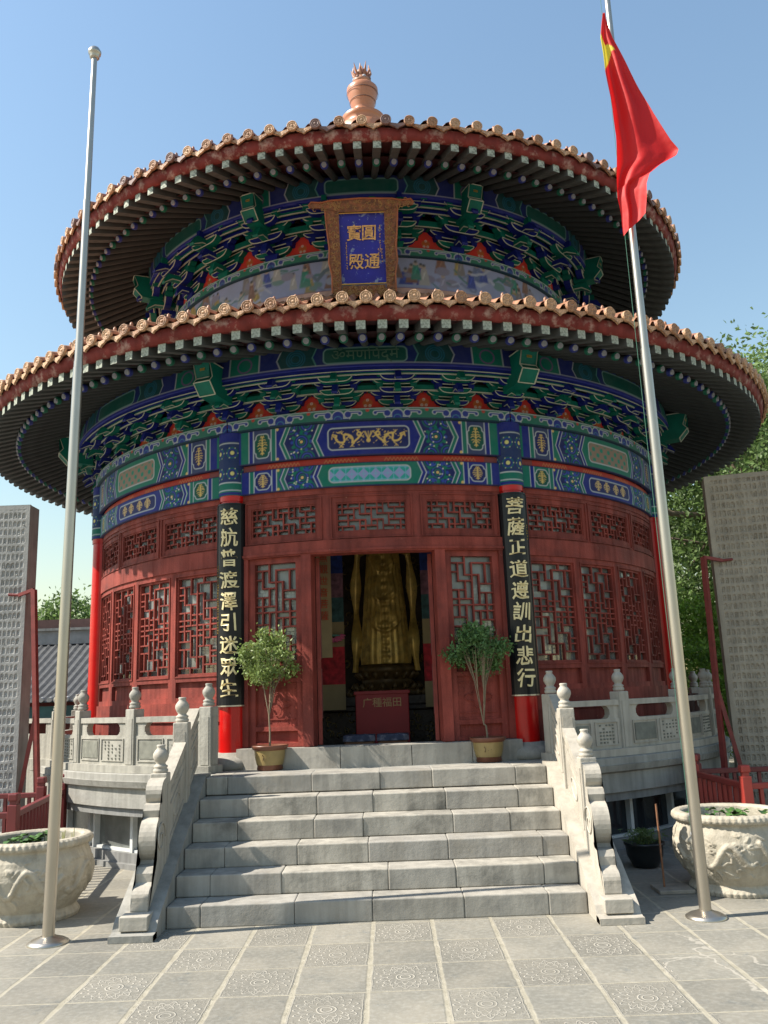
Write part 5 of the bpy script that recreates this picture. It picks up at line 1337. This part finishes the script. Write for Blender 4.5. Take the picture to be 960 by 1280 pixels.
def tree(x, y, h, cr, label, seed, leaf=LEAF, n=16000, zc=None, trunk=.22, size=.11, sq=1.0, group=None, clumps=60, limb=True):
    root = empty('leafy_tree', label, 'tree', (x,y,0), 0, group)
    r=random.Random(seed); rn=np.random.RandomState(seed); b=MB(); cz = zc if zc else h*.62
    b.tube([(0,0,0),(.15,.05,cz*.35),(-.1,.1,cz*.65),(0,0,cz)],[trunk,trunk*.8,trunk*.6,trunk*.4],BARK,n=10); b.build('trunk',root)
    cl=[]; b=MB()
    for k in range(clumps):
        u=rn.normal(size=3); u/=np.linalg.norm(u); rad=rn.uniform(.35,1)**.6; c=np.array([u[0]*cr*rad,u[1]*cr*rad,cz+u[2]*(h-cz)*rad*sq]); 
        if c[2]<.5: c[2]=.5+rn.uniform(0,.6)
        cl.append(c)
        if limb and k%3==0:
            m=np.array([c[0]*.4,c[1]*.4,cz*.55+(c[2]-cz*.55)*.45]); b.tube([(0,0,cz*.45+.3*rn.uniform()),m,c],[trunk*.35,trunk*.22,.02],BARK,n=6)
    b.build('limbs',root)
    ci=rn.randint(len(cl),size=n); C_=np.array(cl)[ci]; sc=cr*.17; pts=C_+rn.normal(size=(n,3))*np.array([sc,sc,sc*.7]); pts[:,2]=np.maximum(pts[:,2],.08)
    link('foliage', leaves_mesh('foliage', pts, size, leaf, seed, tone=(.6,1.4)), root)
    return root
tree(8.9,5.5,8.7,3.4,'tall tree with spreading crown behind the right stele',3,n=42000,zc=5.6,trunk=.3,size=.075,clumps=110)
tree(12.4,9.5,10.4,4.0,'tall tree far behind the right stele',4,n=36000,zc=7.0,trunk=.3,size=.10,clumps=90)
tree(6.9,11.0,6.6,2.6,'tree behind the terrace on the right',14,n=15000,zc=5.0,size=.09)
tree(5.9,3.6,3.1,1.25,'bright green shrub beyond the terrace on the right',6,LEAFB,n=20000,zc=1.6,trunk=.06,size=.05,clumps=50,limb=False)
tree(7.9,4.2,3.7,1.6,'bright green bushy tree left of the tan stele base',7,LEAFB,n=24000,zc=1.9,trunk=.08,size=.055,clumps=60,limb=False)
tree(7.2,7.2,4.4,2.0,'darker green bush behind the bright shrubs',8,LEAF,n=20000,zc=2.2,trunk=.08,size=.07,clumps=60,limb=False)
b=MB(); b.tube([(8.6,5.5,4.2),(7.5,5.1,4.7),(6.8,5.0,5.0),(5.7,4.6,5.05),(5.0,4.6,5.5)],[.16,.11,.09,.06,.03],BARK,n=8); b.tube([(7.4,5.1,4.7),(6.6,4.7,4.35),(5.6,4.4,4.5)],[.06,.04,.02],BARK,n=6); b.tube([(7.2,5.0,4.75),(6.6,5.0,4.6),(6.1,4.9,4.0)],[.05,.03,.01],BARK,n=6)
for o in list(scene.objects):
    if o.get('label')=='tall tree with spreading crown behind the right stele': 
        br=b.build('low_branch',o); br.location=(-8.6,-5.5,0)
for k,(x,y,h,cr,lb) in enumerate([(-9.6,15,5.1,1.7,'tree top rising over the grey hall roof beside the red column'),(-12.2,15.5,4.75,1.6,'low tree top over the middle of the hall roof'),(-14.6,16,4.7,1.5,'tree top over the hall roof near the left stele')]):
    tree(x,y,h,cr,lb,30+k,n=9000,zc=h*.7,size=.10,group='trees behind the tiled hall')
# ground
def ground():
    m=bpy.data.materials.new('stone_paving'); m.use_nodes=True; nt=m.node_tree; N=nt.nodes; L=nt.links; bs=N['Principled BSDF']; bs.inputs['Roughness'].default_value=.78
    tc=N.new('ShaderNodeTexCoord'); sp=N.new('ShaderNodeSeparateXYZ')
    def M(op,a,b_=None,c_=None,cl=False):
        n=N.new('ShaderNodeMath'); n.operation=op; n.use_clamp=cl
        for i,v in enumerate((a,b_,c_)):
            if v is None: continue
            if isinstance(v,(int,float)): n.inputs[i].default_value=v
            else: L.new(v,n.inputs[i])
        return n.outputs[0]
    def noise(s,d=4,v=None,rough=.5):
        n=N.new('ShaderNodeTexNoise'); n.inputs['Scale'].default_value=s; n.inputs['Detail'].default_value=d; n.inputs['Roughness'].default_value=rough; L.new(v or tc.outputs['Object'],n.inputs['Vector']); return n.outputs['Fac']
    def sm(x,a,b_):
        n=N.new('ShaderNodeMapRange'); n.interpolation_type='SMOOTHSTEP'; n.inputs[1].default_value=a; n.inputs[2].default_value=b_; L.new(x,n.inputs[0]); return n.outputs[0]
    def mix(f,a,b_):
        n=N.new('ShaderNodeMix'); n.data_type='RGBA'
        for i,v in ((0,f),(6,a),(7,b_)):
            if isinstance(v,tuple): n.inputs[i].default_value=(*v,1)
            elif isinstance(v,(int,float)): n.inputs[i].default_value=v
            else: L.new(v,n.inputs[i])
        return n.outputs[2]
    L.new(tc.outputs['Object'],sp.inputs[0]); x,y=sp.outputs[0],sp.outputs[1]
    wob=M('MULTIPLY',M('SUBTRACT',noise(9,3),.5),.016)
    u=M('ADD',M('DIVIDE',M('ADD',M('SUBTRACT',x,.127),wob),.4225),.5); v=M('ADD',M('DIVIDE',M('ADD',M('ADD',y,6.28),wob),.489),.5)
    fu=M('SUBTRACT',M('FRACT',M('ADD',u,100.)),.5); fv=M('SUBTRACT',M('FRACT',M('ADD',v,100.)),.5)
    du=M('MULTIPLY',M('SUBTRACT',.5,M('ABSOLUTE',fu)),.43); dv=M('MULTIPLY',M('SUBTRACT',.5,M('ABSOLUTE',fv)),.495)
    gr=M('MULTIPLY_ADD',noise(2.2,3),.016,-.001)
    edge=M('MINIMUM',M('MULTIPLY',du,.72),M('MULTIPLY',dv,1.5)); g=sm(M('SUBTRACT',edge,gr),-.002,.008)  # 0 in grout
    iu=M('FLOOR',M('ADD',u,100.)); iv=M('FLOOR',M('ADD',v,100.))
    par=M('MODULO',M('ADD',iu,iv),2.)
    # carved zone only in front of the steps
    zone=M('MULTIPLY',M('LESS_THAN',M('ABSOLUTE',M('ADD',x,.06)),1.72),M('LESS_THAN',y,-6.02))
    carved=M('MULTIPLY',M('LESS_THAN',M('ABSOLUTE',M('SUBTRACT',par,PARV)),.5),zone)
    # rosette: polar
    px=M('MULTIPLY',fu,.43); py=M('MULTIPLY',fv,.43)
    rr=M('SQRT',M('ADD',M('MULTIPLY',px,px),M('MULTIPLY',py,py))); an=M('ARCTAN2',py,px)
    def ring(r0,w): return M('SUBTRACT',1.,sm(M('ABSOLUTE',M('SUBTRACT',rr,r0)),w*.4,w))
    pet=M('MULTIPLY',M('ABSOLUTE',M('COSINE',M('MULTIPLY',an,8.))),.055)
    petals=M('SUBTRACT',1.,sm(M('ABSOLUTE',M('SUBTRACT',rr,M('ADD',pet,.125))),.003,.008))
    pet2=M('MULTIPLY',M('ABSOLUTE',M('COSINE',M('MULTIPLY',an,6.))),.035)
    petals2=M('SUBTRACT',1.,sm(M('ABSOLUTE',M('SUBTRACT',rr,M('ADD',pet2,.072))),.003,.007))
    spk=M('MULTIPLY',M('SUBTRACT',1.,sm(M('ABSOLUTE',M('SINE',M('MULTIPLY',an,8.))),.10,.22)),M('MULTIPLY',M('GREATER_THAN',rr,.11),M('LESS_THAN',rr,.165)))
    corner=M('MULTIPLY',M('GREATER_THAN',rr,.20),sm(noise(60,2),.5,.6))
    pet3=M('MULTIPLY',M('ABSOLUTE',M('SINE',M('MULTIPLY',an,8.))),.040)
    petals3=M('SUBTRACT',1.,sm(M('ABSOLUTE',M('SUBTRACT',rr,M('ADD',pet3,.108))),.003,.007))
    petals2=M('MAXIMUM',petals2,petals3)
    ros=M('MAXIMUM',M('MAXIMUM',M('MAXIMUM',petals,petals2),M('MAXIMUM',ring(.03,.006),ring(.052,.006))),M('MAXIMUM',M('MULTIPLY',spk,.7),M('MULTIPLY',corner,.3)))
    border=M('SUBTRACT',1.,sm(M('ABSOLUTE',M('SUBTRACT',M('MINIMUM',du,dv),.022)),.002,.005))
    wear=sm(noise(3.1,4),.35,.6)
    ros=M('MULTIPLY',M('MULTIPLY',M('MAXIMUM',ros,M('MULTIPLY',border,.5)),carved),M('MULTIPLY_ADD',wear,.55,.45))
    # tile tone per cell
    wn=N.new('ShaderNodeTexWhiteNoise'); wn.noise_dimensions='2D'; cb=N.new('ShaderNodeCombineXYZ'); L.new(iu,cb.inputs[0]); L.new(iv,cb.inputs[1]); L.new(cb.outputs[0],wn.inputs['Vector'])
    tone=M('MULTIPLY_ADD',wn.outputs['Value'],.22,.88)
    base=mix(sm(noise(1.7,6,rough=.6),.35,.68),(.165,.157,.132),(.235,.216,.176))
    base=mix(M('MULTIPLY',sm(noise(4.5,7,rough=.7),.56,.72),.75),base,(.095,.105,.105))
    base=mix(M('MULTIPLY',sm(noise(30,4),.4,.7),.25),base,(.36,.35,.31))
    sc=N.new('ShaderNodeVectorMath'); sc.operation='SCALE'; L.new(base,sc.inputs[0]); L.new(tone,sc.inputs['Scale'])
    tan=mix(M('MULTIPLY',carved,.4),sc.outputs[0],(.17,.158,.13))
    tan=mix(M('MULTIPLY',ros,.9),tan,(.42,.39,.33))
    dust=sm(M('ADD',noise(.9,5,rough=.65),M('MULTIPLY',sm(y,-6.3,-5.6),.10)),.52,.75)
    col=mix(M('MULTIPLY',dust,.45),tan,(.285,.262,.215))
    grout=mix(sm(noise(12,4),.3,.7),(.27,.245,.185),(.35,.32,.25)); col=mix(g,grout,col)
    # cracks
    vo=N.new('ShaderNodeTexVoronoi'); vo.feature='DISTANCE_TO_EDGE'; vo.inputs['Scale'].default_value=.9; mp=N.new('ShaderNodeVectorMath'); mp.operation='ADD'; nv=N.new('ShaderNodeTexNoise'); nv.inputs['Scale'].default_value=3; nv.inputs['Detail'].default_value=4; L.new(tc.outputs['Object'],nv.inputs['Vector']); vs_=N.new('ShaderNodeVectorMath'); vs_.operation='SCALE'; vs_.inputs['Scale'].default_value=.5; L.new(nv.outputs['Color'],vs_.inputs[0]); L.new(tc.outputs['Object'],mp.inputs[0]); L.new(vs_.outputs[0],mp.inputs[1]); L.new(mp.outputs[0],vo.inputs['Vector'])
    ck=M('MULTIPLY',M('SUBTRACT',1.,sm(vo.outputs['Distance'],.004,.012)),M('MULTIPLY',sm(noise(.7,2),.52,.56),M('GREATER_THAN',x,1.6)))
    col=mix(M('MULTIPLY',ck,.35),col,(.55,.5,.42))
    L.new(col,bs.inputs['Base Color'])
    hgt=M('ADD',M('ADD',M('MULTIPLY',g,.35),M('MULTIPLY',ros,.9)),M('MULTIPLY',noise(25,5,rough=.65),.35))
    bp=N.new('ShaderNodeBump'); bp.inputs['Distance'].default_value=.008; bp.inputs['Strength'].default_value=.9; L.new(hgt,bp.inputs['Height']); L.new(bp.outputs[0],bs.inputs['Normal'])
    b=MB(); S=400; b.add([(-S,-S,0),(S,-S,0),(S,S,0),(-S,S,0)],[(0,1,2,3)],m); o=b.build('ground',None); tag(o,kind='structure')
PARV = 0.
ground()

# ================================================================== LIGHT, CAMERA
w=bpy.data.worlds.new('World'); scene.world=w; w.use_nodes=True; nt=w.node_tree
sky=nt.nodes.new('ShaderNodeTexSky'); sky.sky_type='NISHITA'; sky.sun_disc=False; sky.sun_elevation=R_(46.5); sky.sun_rotation=R_(262); sky.altitude=50; sky.air_density=2.0; sky.dust_density=.8; sky.ozone_density=3.8
nt.links.new(sky.outputs[0],nt.nodes['Background'].inputs[0]); nt.nodes['Background'].inputs[1].default_value=.098
sd=bpy.data.lights.new('sun','SUN'); sd.energy=5.0; sd.angle=R_(.5); sd.color=(1,.93,.82)
so=bpy.data.objects.new('sun',sd); COL.objects.link(so); el=R_(46.5); az=R_(8)
dv_=Vector((-cos(az)*cos(el),-sin(az)*cos(el),sin(el))); so.rotation_euler=dv_.to_track_quat('Z','Y').to_euler(); so.location=dv_*30
cd=bpy.data.cameras.new('camera'); cam=bpy.data.objects.new('camera',cd); COL.objects.link(cam); scene.camera=cam
cd.sensor_fit='VERTICAL'; cd.sensor_height=24; cd.lens=24*1072.66/1280; cd.clip_end=2000
p_,r_=R_(12.081),R_(-2.1197)
Fw=Vector((0,cos(p_),sin(p_))); Up=Vector((0,-sin(p_),cos(p_))); Rt=Vector((1,0,0))
Xc=Rt*cos(r_)+Up*sin(r_); Yc=-Rt*sin(r_)+Up*cos(r_); Zc=-Fw
cam.matrix_world=Matrix(((Xc.x,Yc.x,Zc.x,.1035),(Xc.y,Yc.y,Zc.y,-12.7),(Xc.z,Yc.z,Zc.z,1.6),(0,0,0,1)))
vs=scene.view_settings; vs.view_transform='Standard'; vs.look='None'; vs.gamma=1; vs.exposure=0.92
scene.render.engine='CYCLES'; scene.cycles.max_bounces=6; scene.cycles.transparent_max_bounces=12
